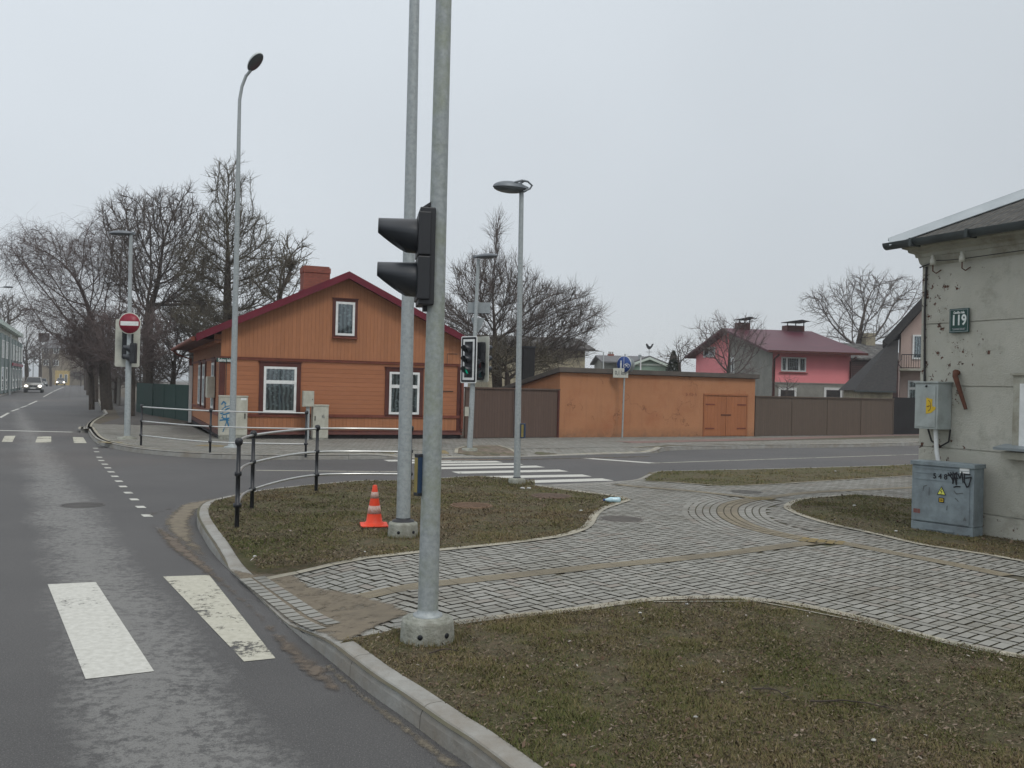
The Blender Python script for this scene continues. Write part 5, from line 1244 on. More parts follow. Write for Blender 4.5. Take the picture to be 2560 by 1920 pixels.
# lamp pole with the no entry sign
b6 = G(318, 1098, .12)
p6_ = empty('street_lamp', b6, 0, 'street lamp behind the no entry sign at the mouth of the main street', 'street lamp')
MB().lathe([(.26, -.02), (.25, .06), (.12, .065), (.10, .10)], 18).obj('foundation', mt['conc'], p6_)
T6 = A(327.5, 586, b6.y)-b6
MB().tube([(0, 0, 0), T6*.38, T6*.39, T6], [.088, .078, .06, .05], 14).obj('pole', mt['galv'], p6_)
lamp_head(p6_, T6+Vector((.08, 0, .02)), (-.95, -.2, 0), .66, .28, -2)

def signal(name, loc, face, n, label, lens=.1, lit=None, board=None, mats=None, vis=.25, lean=0, housing_d=.12, cat='traffic light'):
    """face = horizontal direction the lenses look"""
    f = Vector(face).normalized(); rz = math.atan2(f.y, f.x)+math.pi/2
    r = empty(name, loc, rz, label, cat); pitch = lens*2+.085; H = n*pitch; W = lens*2+.10
    b = MB()
    for i in range(n): b.box(-W/2, W/2, 0, housing_d, -H/2+i*pitch+.003, -H/2+(i+1)*pitch-.003)
    b.box(-W/2+.02, W/2-.02, .01, housing_d+.03, -H/2-.03, H/2+.03); b.obj('housing', mt['blackplastic'], r, .008)
    for i in range(n):
        zc_ = H/2-(i+.5)*pitch; Mx = Matrix.Translation((0, 0, zc_)) @ Matrix.Rotation(R(90), 4, 'X')
        m_ = (mats[i] if mats else mt['dullens'])
        l_ = MB().ell((0, 0, 0), (lens, lens, .02), 18, 4, 0, 1, Mx).obj('lens', m_, r)
        k = 24; vs = []
        for q, rr_ in enumerate((lens+.012, lens+.008)):
            for j in range(k):
                a = 2*math.pi*j/k; s_ = math.sin(a); LL = vis*(.22+.78*min(1, max(0, (s_+1)/1.25))**.9)
                tp = 1-.06*LL/vis
                vs.append(((rr_)*math.cos(a), -.003, zc_+rr_*math.sin(a))); vs.append((rr_*tp*math.cos(a), -LL, zc_+rr_*tp*math.sin(a)))
        fs = []
        for j in range(k):
            j2 = (j+1) % k; fs.append([2*j, 2*j+1, 2*j2+1, 2*j2]); fs.append([2*k+2*j, 2*k+2*j2, 2*k+2*j2+1, 2*k+2*j+1]); fs.append([2*j+1, 2*k+2*j+1, 2*k+2*j2+1, 2*j2+1])
        MB().add(vs, fs, True).obj('visor', mt['visor'], r)
    if board:
        bw, bh = board
        def rrect(w_, h_, y0_, y1_, rad=.05):
            pts = []
            for cx_, cz_, a0_ in ((w_/2-rad, h_/2-rad, 0), (-w_/2+rad, h_/2-rad, 90), (-w_/2+rad, -h_/2+rad, 180), (w_/2-rad, -h_/2+rad, 270)):
                for t_ in range(5): a = R(a0_+t_*22.5); pts.append((cx_+rad*math.cos(a), cz_+rad*math.sin(a)))
            k = len(pts); return [(p[0], y0_, p[1]) for p in pts]+[(p[0], y1_, p[1]) for p in pts], [list(range(k))[::-1][::-1], [i+k for i in range(k)][::-1]]+[[i, i+k, (i+1) % k+k, (i+1) % k] for i in range(k)]
        bb = MB(); bb.add(*rrect(bw, bh, .020, .026)); bo = bb.obj('back_board', mt['cream'], r)
        bb = MB(); bb.add(*rrect(bw, bh, .012, .0195)); bb.obj('white_border', mt['white'], bo)
        bb = MB(); bb.add(*rrect(bw-.06, bh-.06, .008, .0118, .03)); bb.obj('black_field', mt['ink'], bo)
        bb = MB(); bb.add(*rrect(bw-.17, bh-.17, .004, .0078, .01)); bb.obj('white_ring', mt['white'], bo)
        bb = MB(); bb.add(*rrect(bw-.30, bh-.30, .001, .0038, .01)); bb.obj('black_field', mt['ink'], bo)
    return r
# near pedestrian signal on the nearest pole
ps = A(1041, 645, bn.y-.0)
sg = signal('pedestrian_signal', ps, (-.985, -.17, 0), 2, 'black two lamp pedestrian signal with long visors on the nearest pole', lens=.105, vis=.26, housing_d=.085, mats=[mt['dullens'], mt['palelens']], cat='pedestrian signal')
MB().slab([(-.05, .03, .315), (.05, .03, .315), (.05, .13, .385), (-.05, .13, .385)], .02).obj('bracket', mt['blackplastic'], sg); MB().box(-.04, .04, .05, .12, -.36, -.32).obj('bracket', mt['blackplastic'], sg)
# push button box on the nearest pole
q = A(1047, 1187, bn.y-.02); q.x -= 0; hb = A(1047, 1136.6, bn.y).z-A(1047, 1238, bn.y).z
r = empty('push_button_box', (q.x, q.y, q.z), R(-48), 'blue box with yellow front strapped to the left side of the nearest pole', 'push button box')
MB().box(-.022, .022, -.022, .022, -hb/2, hb/2).obj('body', mt['mutedblue'], r, .006); MB().box(-.024, .024, -.024, .024, hb/2-.018, hb/2+.004).obj('cap', mt['blackplastic'], r, .004)
MB().box(-.024, .024, -.024, .024, -hb/2-.004, -hb/2+.018).obj('cap', mt['blackplastic'], r, .004); MB().box(-.017, .016, -.0255, -.0225, -hb/2+.02, hb/2-.02).obj('front_plate', mt['ochre'], r)
q = A(1307, 1077, b4.y-.03); hb = .26
r = empty('push_button_box', q, R(-20), 'small blue and yellow push button box on the lamp at the side crossing', 'push button box')
MB().box(-.04, .045, -.03, .03, -hb/2, hb/2).obj('body', mt['mutedblue'], r, .006); MB().box(-.018, .025, -.034, -.0305, -hb/2+.02, hb/2-.02).obj('front_plate', mt['ochre'], r)
# signals of the leaning lamp
def on_pole(base, T, px, py, dy=0): p = A(px, py, base.y+dy); return p
c_ = A(1171, 899, b5.y-.15)
signal('traffic_light', c_, (-.67, -.74, 0), 3, 'three lamp traffic light with white bordered board and green lit, facing the main street', lens=.1, vis=.20, mats=[mt['dullens'], mt['dullens'], mt['greenlit']], board=(.60, 1.27))
c_ = A(1208, 898, b5.y+.02)
signal('traffic_light', c_, (.80, .60, 0), 3, 'three lamp traffic light seen from behind beside the green lit one', lens=.1, vis=.24, board=(.58, 1.24))
c_ = A(1200, 924, b5.y-.16)
signal('pedestrian_signal', c_, (.42, -.9, 0), 2, 'small two lamp pedestrian signal between the two traffic lights', lens=.085, vis=.16, mats=[mt['redlens'], mt['palelens']], housing_d=.10, cat='pedestrian signal')
p = A(1197, 769.5, b5.y+.1); r = empty('sign_back', p, R(-4), 'grey back of a rectangular sign on the leaning lamp', 'sign')
MB().box(-.31, .31, 0, .01, -.15, .15).obj('plate', mt['signgrey'], r, .003); MB().box(-.31, .31, -.02, -.001, -.16, -.145).obj('rail', mt['blackplastic'], r)
p = A(1194, 812, b5.y+.1); r = empty('sign_back', p, R(-4), 'grey back of a triangular give way sign on the leaning lamp', 'sign')
MB().slab([(-.20, 0, .19), (.20, 0, .19), (.03, 0, -.21), (-.03, 0, -.21)], .01).obj('plate', mt['signgrey'], r)
# signals at the no entry pole
c_ = A(319, 858, b6.y+.35)
signal('traffic_light', c_, (-.42, .9, 0), 3, 'traffic light seen from behind with pale board, behind the no entry sign', lens=.1, vis=.2, board=(.66, 1.36))
c_ = A(326, 883, b6.y-.12)
signal('pedestrian_signal', c_, (-.97, -.22, 0), 2, 'small black two lamp pedestrian signal under the no entry sign', lens=.085, vis=.19, housing_d=.13, cat='pedestrian signal')
p = A(324, 808.5, b6.y-.16); r = empty('no_entry_sign', p, R(6), 'round red no entry sign with a white bar', 'road sign')
Mr = Matrix.Rotation(R(90), 4, 'X')
MB().lathe([(.001, -.012), (.30, -.012), (.307, -.006), (.307, .002), (.30, .006), (.001, .006)], 40, Mr).obj('rim', mt['cream'], r)
MB().lathe([(.001, .0062), (.283, .0062), (.283, .0082), (.001, .0082)], 40, Mr).obj('face', mt['red'], r)
MB().box(-.245, .245, -.0115, -.0085, -.062, .058).obj('bar', mt['white'], r)
MB().box(-.03, .03, .012, .16, -.03, .03).obj('clamp', mt['galv'], r)
# blue path sign
pb_ = G(1555, 1094.5, .12); pb_.y -= .05
r = empty('path_sign', pb_, R(0), 'round blue cycle and foot path sign with distance plate before the garage', 'road sign')
T7 = A(1563, 885, pb_.y)-pb_
MB().tube([(0, 0, 0), T7], .03, 8).obj('pole', mt['galv'], r)
cc = A(1560, 911, pb_.y-.06)-pb_; Mx = Matrix.Translation(cc) @ Matrix.Rotation(R(-38), 4, 'Z') @ Mr
fc = MB().lathe([(.001, -.01), (.30, -.01), (.31, 0), (.30, .006), (.001, .006)], 32, Mx).obj('rim', mt['steel'], r); MB().lathe([(.001, .0062), (.29, .0062), (.29, .009), (.001, .009)], 32, Mx).obj('face', mt['blue'], fc)
Mz = Matrix.Translation(cc) @ Matrix.Rotation(R(-38), 4, 'Z')
b = MB()
b.ell((-.12, -.012, .11), (.03, .003, .03), 10, 6, M=Mz); b.box(-.15, -.09, -.013, -.0095, -.05, .075, Mz); b.box(-.15, -.125, -.013, -.0095, -.16, -.05, Mz); b.box(-.115, -.09, -.013, -.0095, -.16, -.05, Mz)
for cx_ in (.04, .18):
    ring = [Mz @ Vector((cx_+.055*math.cos(a), -.011, -.05+.055*math.sin(a))) for a in [i*math.pi/6 for i in range(13)]]; b.tube(ring, .008, 5, False)
b.tube([Mz @ Vector(v) for v in ((.04, -.011, -.05), (.09, -.011, .04), (.16, -.011, .04), (.18, -.011, -.05), (.11, -.011, -.05), (.09, -.011, .04))], .007, 5); b.obj('symbol', mt['white'], fc)
b = MB().box(-.006, .006, -.0125, -.0095, -.27, .27, Mz); b.obj('divider', mt['white'], fc)
sp_ = A(1551.5, 932.5, pb_.y-.06)-pb_; ps_ = empty('distance_plate', pb_+sp_, R(-10), 'small white distance plate with arrow marks under the blue path sign', 'sign plate')
MB().box(-.27, .27, 0, .012, -.17, .17).obj('plate', mt['cream'], ps_, .01)
text_obj('0,1 km', .2, mt['inkgrey'], ps_, (0, -.003, 0), (R(90), 0, 0), width=.4, ext=.001)
# second disc behind it
c2 = A(1571, 913, pb_.y+.1); r2 = empty('sign_back', c2, R(-45), 'dark round sign back hidden behind the blue path sign', 'sign')
MB().lathe([(.001, -.01), (.28, -.01), (.285, 0), (.28, .006), (.001, .006)], 28, Mr).obj('plate', mt['signgrey'], r2)

# traffic cone
cn = G(935, 1314, .135)
r = empty('traffic_cone', cn, R(12), 'small orange traffic cone with two worn white bands on the grass', 'traffic cone')
MB().box(-.165, .165, -.165, .165, 0, .022).obj('base', mt['orange'], r, .012)
prof_c = [(.13, .022), (.115, .045), (.098, .055)]
def cr_(z): return .098+(.024-.098)*(z-.055)/(.49-.055)
MB().lathe([(.125, .022), (.112, .042), (.098, .055), (cr_(.15), .15), (cr_(.245), .245), (cr_(.335), .335), (cr_(.40), .40), (.026, .486), (.018, .492), (.001, .492)], 24).obj('body', mt['orange'], r)
for z0_, z1 in ((.15, .245), (.335, .41)): MB().lathe([(cr_(z0_)+.0005, z0_), (cr_(z0_)+.003, z0_), (cr_(z1)+.003, z1), (cr_(z1)+.0005, z1)], 24).obj('reflective_band', mt['conewhite'], r)

# railings
def railing(name, posts, label, extra_end=None, rails=(.265, .63, 1.0), wrap=False):
    r = empty(name, posts[0], 0, label, 'railing'); H = 1.03
    for p in posts:
        o_ = p-posts[0]; b = MB()
        prof_ = [(.027, -.05), (.027, .24), (.048, .25), (.048, .29), (.027, .30), (.026, .61), (.042, .62), (.042, .66), (.026, .67), (.024, .96)]
        top = [(.024, .97), (.036, .98), (.046, 1.0), (.046, 1.03), (.034, 1.055), (.001, 1.065)]
        b.lathe(prof_+top, 14, Matrix.Translation(o_)); b.obj('post', mt['black'], r)
    ctr = [p-posts[0] for p in posts]
    if extra_end: ctr = [ctr[0]+Vector(extra_end[0])]+ctr if extra_end[0] else ctr
    sm = smooth_line(ctr, 8)
    for z in rails: MB().tube([p+Vector((0, 0, z)) for p in sm], .017, 8).obj('rail', mt['steel'], r)
    return r
Pn = [G(592, 1320.7, .12), G(629.4, 1273, .12), G(790, 1229.5, .12), G(1024, 1226, .12)]
railing('railing', Pn, 'near curved pedestrian railing with black posts on the grass island')
Pf = [G(352.4, 1113.8, .12), G(525, 1132.6, .12), G(764, 1138.3, .12)]
railing('railing', Pf, 'far pedestrian railing along the kerb before the orange house')

# manholes
def manhole(px, py, r_, m, label, z=.125, rings=True):
    p = G(px, py, z); r = empty('manhole_cover', p, R(20), label, 'manhole cover')
    MB().lathe([(r_, -.02), (r_, .012), (r_*.9, .014), (r_*.9, .008), (.001, .008)], 32).obj('frame', m, r)
    b = MB(); k = 9
    for i in range(-k, k+1):
        x = i*r_*.9/k*.95; h_ = math.sqrt(max(0, (r_*.86)**2-x*x)); b.box(x-r_*.025, x+r_*.025, -h_, h_, .008, .016)
    b.obj('lid', m, r)
manhole(1178, 1264, .30, mt['manrust'] if 'manrust' in mt else mat('rusty_iron', (.20, .13, .085), (.13, .085, .055), 9, .9), 'rusty manhole cover in the grass right of the nearest pole', .137)
manhole(1379, 1240.5, .32, mat('rusty_iron', (.17, .12, .09), (.11, .08, .06), 9, .9), 'reddish manhole cover in the grass near the side crossing', .137)
manhole(1553, 1299, .30, mat('dark_iron', (.17, .155, .14), (.12, .112, .102), 9, .85), 'dark manhole cover set in the grey block paving', .118)
manhole(207, 1264, .30, mat('road_iron', (.115, .11, .105), (.085, .082, .08), 9, .7), 'iron manhole cover in the main carriageway', -.005)
manhole(1866, 1231, .28, mat('pale_iron', (.17, .165, .15), (.12, .115, .105), 9, .9), 'faint manhole cover in the far paving by the grass strip', .118)

# litter
p = G(1534, 1253, .15); r = empty('plastic_bottle', p, R(10), 'clear pale blue plastic bottle lying in the tip of the grass island', 'bottle')
pet = plain('pale_plastic', (.42, .62, .70), .15, 0, .8)
MB().lathe([(.001, 0), (.042, 0), (.045, .03), (.042, .09), (.045, .15), (.02, .22), (.015, .24), (.001, .24)], 14, Matrix.Translation((.1, 0, .02)) @ Matrix.Rotation(R(-90), 4, 'Y')).obj('bottle_body', pet, r)
MB().lathe([(.001, 0), (.017, 0), (.017, .02), (.001, .02)], 10, Matrix.Translation((-.14, 0, .02)) @ Matrix.Rotation(R(-90), 4, 'Y')).obj('cap', mt['blue'], r)
for k_, (px_, py_, s_, lb_) in enumerate(((1306, 1218, .08, 'crumpled white paper cup left of another by the crossing lamp'), (1322, 1218, .08, 'crumpled white paper cup right of another by the crossing lamp'), (1717, 1503, .03, 'white paper scrap on the edge of the near grass'), (1601, 1525, .028, 'white paper scrap in the near grass below the edging'), (1739, 1782, .026, 'bright white paper scrap in the foreground grass'), (2184, 1840, .035, 'flat white wrapper in the lower right grass'), (1452, 1273, .05, 'white crumb of paper on the grass island'), (912, 1374, .03, 'small white scrap on the island left of the nearest pole'), (637, 1386, .045, 'white scrap near the kerb tip of the island'), (2240, 1324, .05, 'white scrap beside the grey power cabinet'), (2136, 1261, .06, 'white scrap in the right hand lawn'), (2088, 1176, .06, 'white paper on the far grass strip'), (1433, 1903, .035, 'pinkish wrapper at the bottom of the near grass'), (2250, 1571, .04, 'white scrap beside the right hand edging'))):
    p = G(px_, py_, .16); b = MB(); n_ = 9; rs = random.Random(k_)
    vs = [(s_*.55*(.6+.5*rs.random())*math.cos(a)*math.cos(e_), s_*.4*(.6+.5*rs.random())*math.sin(a)*math.cos(e_), max(0, s_*.25*math.sin(e_)+s_*.12)) for e_ in (-.6, .3, 1.0) for a in [2*math.pi*i/n_ for i in range(n_)]]
    b.add(vs, [[i*n_+j, i*n_+(j+1) % n_, (i+1)*n_+(j+1) % n_, (i+1)*n_+j] for i in range(2) for j in range(n_)]+[list(range(2*n_, 3*n_))])
    o = b.obj('paper_scrap', mt['scrap'] if k_ != 12 else plain('pink_wrap', (.30, .16, .13)), None); o.location = (p.x, p.y, .135); tag(o, lb_, 'litter', 'scraps of litter')

# ------------------------------------------------------------------ grass
def vnoise(Q, f, seed):
    g_ = np.random.default_rng(seed+100); T = g_.random((64, 64)); X = Q*f+37; i = np.floor(X).astype(int); u = X-i; u = u*u*(3-2*u)
    g00 = T[i[:, 0] % 64, i[:, 1] % 64]; g10 = T[(i[:, 0]+1) % 64, i[:, 1] % 64]; g01 = T[i[:, 0] % 64, (i[:, 1]+1) % 64]; g11 = T[(i[:, 0]+1) % 64, (i[:, 1]+1) % 64]
    return (g00*(1-u[:, 0])+g10*u[:, 0])*(1-u[:, 1])+(g01*(1-u[:, 0])+g11*u[:, 0])*u[:, 1]
def blades(name, poly, dens, lim, h0=.012, h1=.035, seed=1, y0=-9, parent=None, wk=1.0, m=None, keep=None):
    g_ = np.random.default_rng(seed); P = np.array(poly); x0, ya = P.min(0); x1, yb_ = P.max(0); ya = max(ya, y0); yb_ = min(yb_, lim); x1 = min(x1, 14); x0 = max(x0, -14)
    n = int(dens*(x1-x0)*(yb_-ya)); Q = np.stack([g_.uniform(x0, x1, n), g_.uniform(ya, yb_, n)], 1)
    ok = npin(Q, poly)
    # in view only, with a margin
    ok &= (np.abs(Q[:, 0]) < Q[:, 1]*.62+1.2)
    Q = Q[ok]
    # distance falloff
    Q = Q[g_.random(len(Q)) < np.clip(7/np.maximum(Q[:, 1], 1), .25, 1)]
    clump = vnoise(Q, 3.2, seed)*.6+vnoise(Q, 11, seed+9)*.4; bare = vnoise(Q, 1.3, seed+3)
    kp = g_.random(len(Q)) < np.clip((clump-.22)*2.6, .10, 1)*np.clip((bare-.15)*4, .35, 1); Q = Q[kp]; clump = clump[kp]
    n = len(Q); L = g_.uniform(h0, h1, n)*(.45+1.3*clump**1.5)*np.where(g_.random(n) < .04, 1.7, 1); a = g_.uniform(0, 2*np.pi, n); tl = g_.uniform(.55, 1.5, n); wd = g_.uniform(.0013, .0034, n)*wk*np.clip(Q[:, 1]/7, 1, 2.4)
    dx, dy, dz = np.cos(a)*np.sin(tl)*L, np.sin(a)*np.sin(tl)*L, np.cos(tl)*L
    px_, py_ = -np.sin(a)*wd, np.cos(a)*wd; zb_ = .127
    V = np.zeros((n, 3, 3)); V[:, 0] = np.stack([Q[:, 0]-px_, Q[:, 1]-py_, np.full(n, zb_)], 1); V[:, 1] = np.stack([Q[:, 0]+px_, Q[:, 1]+py_, np.full(n, zb_)], 1)
    V[:, 2] = np.stack([Q[:, 0]+dx, Q[:, 1]+dy, zb_+dz], 1)
    big = (vnoise(Q, .8, seed+5)-.5)*.75+(vnoise(Q, 4, seed+6)-.5)*.35
    var = np.clip(g_.random(n)*.72+.10+big, 0, 1)
    o = quads_mesh(name, V, m or mt['blade'], var, 'stuff', 3); o['label'] = ''; del o['label']; return o
blades('grass', nearp, 34000, 12.5, seed=1, y0=2.6)
blades('grass', islp, 13000, 22, seed=2)
blades('grass', rightp, 13000, 19, seed=3)
blades('grass', stripp, 4000, 26, seed=4, h0=.02, h1=.05)
tag(bpy.data.objects['grass'], 'short patchy winter grass on the near lawn in front of the nearest pole', 'grass')
tag(bpy.data.objects['grass.001'], 'patchy grass on the island with the traffic cone', 'grass')
tag(bpy.data.objects['grass.002'], 'grass around the grey power cabinet at right', 'grass')
tag(bpy.data.objects['grass.003'], 'grass strip along the side street kerb', 'grass')
# tufts round foundations
for i_, (c, rr_) in enumerate(((bn, .19), (b2, .18), (b4, .16))):
    g_ = np.random.default_rng(20+i_); n = 700; a = g_.uniform(0, 2*np.pi, n); q = rr_+np.abs(g_.normal(0, .06, n)); L = g_.uniform(.03, .075, n); a2 = g_.uniform(0, 2*np.pi, n); tl = g_.uniform(0, .8, n)
    B0 = np.stack([c.x+q*np.cos(a), c.y+q*np.sin(a), np.full(n, .125)], 1); T_ = B0+np.stack([np.cos(a2)*np.sin(tl)*L, np.sin(a2)*np.sin(tl)*L, np.cos(tl)*L], 1)
    wv = np.stack([-np.sin(a2), np.cos(a2), np.zeros(n)], 1)*.002*(1+i_*.5); V = np.stack([B0-wv, B0+wv, T_], 1)
    ok = np.array([inside(p, nearp) or inside(p, islp) for p in B0]); o = quads_mesh('grass_tuft', V[ok], mt['blade'], g_.random(ok.sum())*.8, 'stuff', 3)
    tag(o, ('grass tuft around the nearest pole foundation', 'grass tuft around the second pole foundation', 'grass tuft around the crossing lamp foundation')[i_], 'grass')
# dead leaves and twigs on the near lawn
g_ = np.random.default_rng(77)
def leaves(name, poly, n, lim, label, seed, s0=.012, s1=.035, y0=2.6):
    g_ = np.random.default_rng(seed); P = np.array(poly); x0, ya = P.min(0); x1, yb_ = P.max(0); ya = max(ya, y0); yb_ = min(yb_, lim)
    Q = np.stack([g_.uniform(x0, min(x1, 9), n*3), g_.uniform(ya, yb_, n*3)], 1); Q = Q[npin(Q, poly) & (np.abs(Q[:, 0]) < Q[:, 1]*.6+.6)][:n]; n = len(Q)
    a = g_.uniform(0, 6.28, n); s_ = g_.uniform(s0, s1, n); k = g_.uniform(.3, .7, n); z = g_.uniform(.135, .150, n); ti = g_.normal(0, .35, (n, 2))
    V = np.zeros((n, 4, 3))
    for j, (u, v) in enumerate(((1, 0), (0, 1), (-1, 0), (0, -1))):
        X = s_*u*np.cos(a)-s_*k*v*np.sin(a); Y = s_*u*np.sin(a)+s_*k*v*np.cos(a); V[:, j, 0] = Q[:, 0]+X; V[:, j, 1] = Q[:, 1]+Y; V[:, j, 2] = z+X*ti[:, 0]+Y*ti[:, 1]
    o = quads_mesh(name, V, mt['leaf'], g_.random(n)**1.5, 'stuff'); tag(o, label, 'leaves'); return o
def crumbs(name, poly, n, lim, label, seed, k_=1.0):
    g_ = np.random.default_rng(seed); P = np.array(poly); x0, ya = P.min(0); x1, yb_ = P.max(0); ya = max(ya, 2.6); yb_ = min(yb_, lim)
    Q = np.stack([g_.uniform(x0, min(x1, 10), n*3), ya+(yb_-ya)*g_.random(n*3)**1.25], 1); Q = Q[npin(Q, poly) & (np.abs(Q[:, 0]) < Q[:, 1]*.6+.6)]
    c = vnoise(Q, 2.6, seed); Q = Q[g_.random(len(Q)) < np.clip(c*1.6-.1, .1, 1)][:n]; n = len(Q)
    a = g_.uniform(0, 6.28, n); L = g_.uniform(.004, .016, n)*k_; W = L*g_.uniform(.12, .5, n); ca, sa = np.cos(a), np.sin(a); z = g_.uniform(.133, .150, n); dz = g_.normal(0, .5, n)*L; V = np.zeros((n, 3, 3))
    for j, (u, v, t_) in enumerate(((-1, -1, -1), (1, 0, 1), (-.6, 1, 0))): V[:, j, 0] = Q[:, 0]+u*L*ca-v*W*sa; V[:, j, 1] = Q[:, 1]+u*L*sa+v*W*ca; V[:, j, 2] = z+dz*t_
    o = quads_mesh(name, V, mt['crumb'], g_.random(n), 'stuff', 3); tag(o, label, 'leaf litter')
leaves('dead_leaves', nearp, 2600, 12, 'dead leaf bits scattered over the near lawn', 5, .005, .018)
crumbs('leaf_crumbs', nearp, 60000, 12, 'fine brown leaf litter covering the near lawn', 15)
crumbs('leaf_crumbs', islp, 30000, 22, 'fine brown leaf litter on the grass island', 16, 1.5)
crumbs('leaf_crumbs', rightp, 16000, 19, 'fine brown leaf litter on the right hand lawn', 17, 1.5)
leaves('dead_leaves', islp, 500, 22, 'dead leaf bits scattered over the grass island', 6, .010, .03)
leaves('dead_leaves', rightp, 350, 18, 'dead leaf bits scattered over the right hand lawn', 8, .010, .03)
for k_, (pa_, pb2, lb_) in enumerate((((1880, 1722), (1975, 1746), 'thin bent dry twig in the foreground grass'), ((2030, 1753), (2240, 1775), 'dark fallen twig lying across the near lawn'), ((1070, 1634), (1140, 1628), 'reddish twig by the nearest foundation'), ((2190, 1187), (2235, 1196), 'dark fallen branch on the far grass strip'))):
    a_ = G(*pa_, .15); c_ = G(*pb2, .145); m_ = (a_+c_)/2+Vector((.02, .03, .015)); pts = smooth_line([a_, m_, c_], 4); rs = random.Random(k_)
    pts = [p+Vector((rs.uniform(-.01, .01), rs.uniform(-.01, .01), 0)) for p in pts]; b = MB().tube([p-a_ for p in pts], [.006-.004*i/len(pts) for i in range(len(pts))], 5)
    for j in (2, 4, 6):
        if j < len(pts): b.tube([pts[j]-a_, pts[j]-a_+Vector((rs.uniform(-.1, .1), rs.uniform(-.08, .08), .01))], [.003, .001], 4)
    o = b.obj('twig', mt['bark']); o.location = a_; tag(o, lb_, 'twig')

# ------------------------------------------------------------------ bare trees (space colonisation)
def tree(name, base, top, envs, natt, step, label, seed, group=None, trunk_r=.2, twig=(.25, .6), ntwig=3, droop=0.0, up=.1, tw_r=.006, kill=2.0, m=None, n_exp=2.35, category='tree', extra=None, clear=0.0, iters=110, sway=.2):
    """base: ground point, top: list of trunk points above it (world); envs: [(centre, radii, weight)] crown ellipsoids"""
    g_ = np.random.default_rng(seed); Ws = np.array([e_[2] for e_ in envs], float); Ws /= Ws.sum(); At = []
    for (c, r_, _), w_ in zip(envs, Ws):
        k = int(natt*w_); u = g_.normal(size=(k, 3)); u /= np.linalg.norm(u, axis=1)[:, None]; rad = g_.random(k)**(1/2.4)
        At.append(np.array(c)+u*rad[:, None]*np.array(r_))
    At = np.concatenate(At); At = At[At[:, 2] > base.z+clear]
    pos = [np.array(base)]; par = [-1]; line = [np.array(base)]+[np.array(t) for t in top]
    for a, b in zip(line, line[1:]):
        L = np.linalg.norm(b-a); k = max(1, int(L/step))
        for i in range(1, k+1): pos.append(a+(b-a)*i/k+g_.normal(0, step*.06, 3)); par.append(len(pos)-2)
    P = np.array(pos); best = np.full(len(At), 1e9); bi = np.zeros(len(At), int)
    first = max(1, int(len(P)*.45))
    def upd(i0):
        Q = np.array(pos[i0:]); 
        for s0 in range(0, len(Q), 256):
            D = np.linalg.norm(At[:, None]-Q[None, s0:s0+256], axis=2); j = D.argmin(1); dm = D[np.arange(len(At)), j]; k = dm < best
            best[k] = dm[k]; bi[k] = j[k]+i0+s0
    i0 = first; upd(i0); alive = np.ones(len(At), bool); alive &= best > kill*step*.5
    for it in range(iters):
        idx = np.nonzero(alive)[0]
        if not len(idx): break
        Pn_ = np.array(pos); d = At[idx]-Pn_[bi[idx]]; d /= np.linalg.norm(d, axis=1)[:, None]+1e-9
        nodes, inv = np.unique(bi[idx], return_inverse=True); S = np.zeros((len(nodes), 3)); np.add.at(S, inv, d)
        S /= np.linalg.norm(S, axis=1)[:, None]+1e-9; S += g_.normal(0, sway, S.shape); S[:, 2] += up; S /= np.linalg.norm(S, axis=1)[:, None]
        st_ = len(pos)
        for nd, s_ in zip(nodes, S): pos.append(Pn_[nd]+s_*step); par.append(int(nd))
        upd(st_); alive &= best > kill*step*.5
        if len(pos) > 9000: break
    n = len(pos); par = np.array(par); P = np.array(pos); ch = np.zeros(n, int)
    for i in range(1, n): ch[par[i]] += 1
    acc = np.zeros(n); tipr = tw_r*1.6
    for i in range(n-1, 0, -1):
        if acc[i] == 0: acc[i] = tipr**n_exp
        acc[par[i]] += acc[i]
    Rr = acc**(1/(n_exp+.35))*.48; k_ = trunk_r/Rr[0]; big = np.clip((Rr-tipr)/(Rr[0]-tipr), 0, 1)**1.6; Rr = Rr*(1+(k_-1)*big)
    mc = np.full(n, -1); bestr = np.zeros(n)
    for i in range(1, n):
        if Rr[i] > bestr[par[i]]: bestr[par[i]] = Rr[i]; mc[par[i]] = i
    iv = np.nonzero((mc >= 0) & (np.arange(n) > 0))[0]
    for _ in range(3): P[iv] = P[iv]*.4+P[par[iv]]*.3+P[mc[iv]]*.3
    # collect segments
    e_i = np.arange(1, n); a = P[par[e_i]]; b = P[e_i]; ra = np.minimum(Rr[par[e_i]], Rr[e_i]*1.25); rb = Rr[e_i]
    a = a-(b-a)*.03
    thick = Rr[e_i] > max(trunk_r*.32, tipr*3)
    # twigs
    thin = np.nonzero(Rr < tipr*2.2)[0]; thin = thin[thin > 2]
    src = np.repeat(thin, ntwig); dirs = P[src]-P[par[src]]; dirs /= np.linalg.norm(dirs, axis=1)[:, None]+1e-9
    dv = dirs*.9+g_.normal(0, .55, dirs.shape); dv[:, 2] += up*1.5; dv /= np.linalg.norm(dv, axis=1)[:, None]; L = g_.uniform(twig[0], twig[1], len(src))[:, None]
    s0 = P[src]+(P[par[src]]-P[src])*g_.random((len(src), 1)); s1 = s0+dv*L*.5; dv2 = dv+g_.normal(0, .3, dv.shape); dv2[:, 2] -= droop; dv2 /= np.linalg.norm(dv2, axis=1)[:, None]; s2 = s1+dv2*L*.55
    tws = [(s0, s1, tw_r, tw_r*.7), (s1, s2, tw_r*.7, tw_r*.35)]
    if droop > .5:
        dv3 = dv2.copy(); dv3[:, 2] -= droop*1.3; dv3 /= np.linalg.norm(dv3, axis=1)[:, None]; s3 = s2+dv3*L*.8; tws.append((s2, s3, tw_r*.5, tw_r*.25))
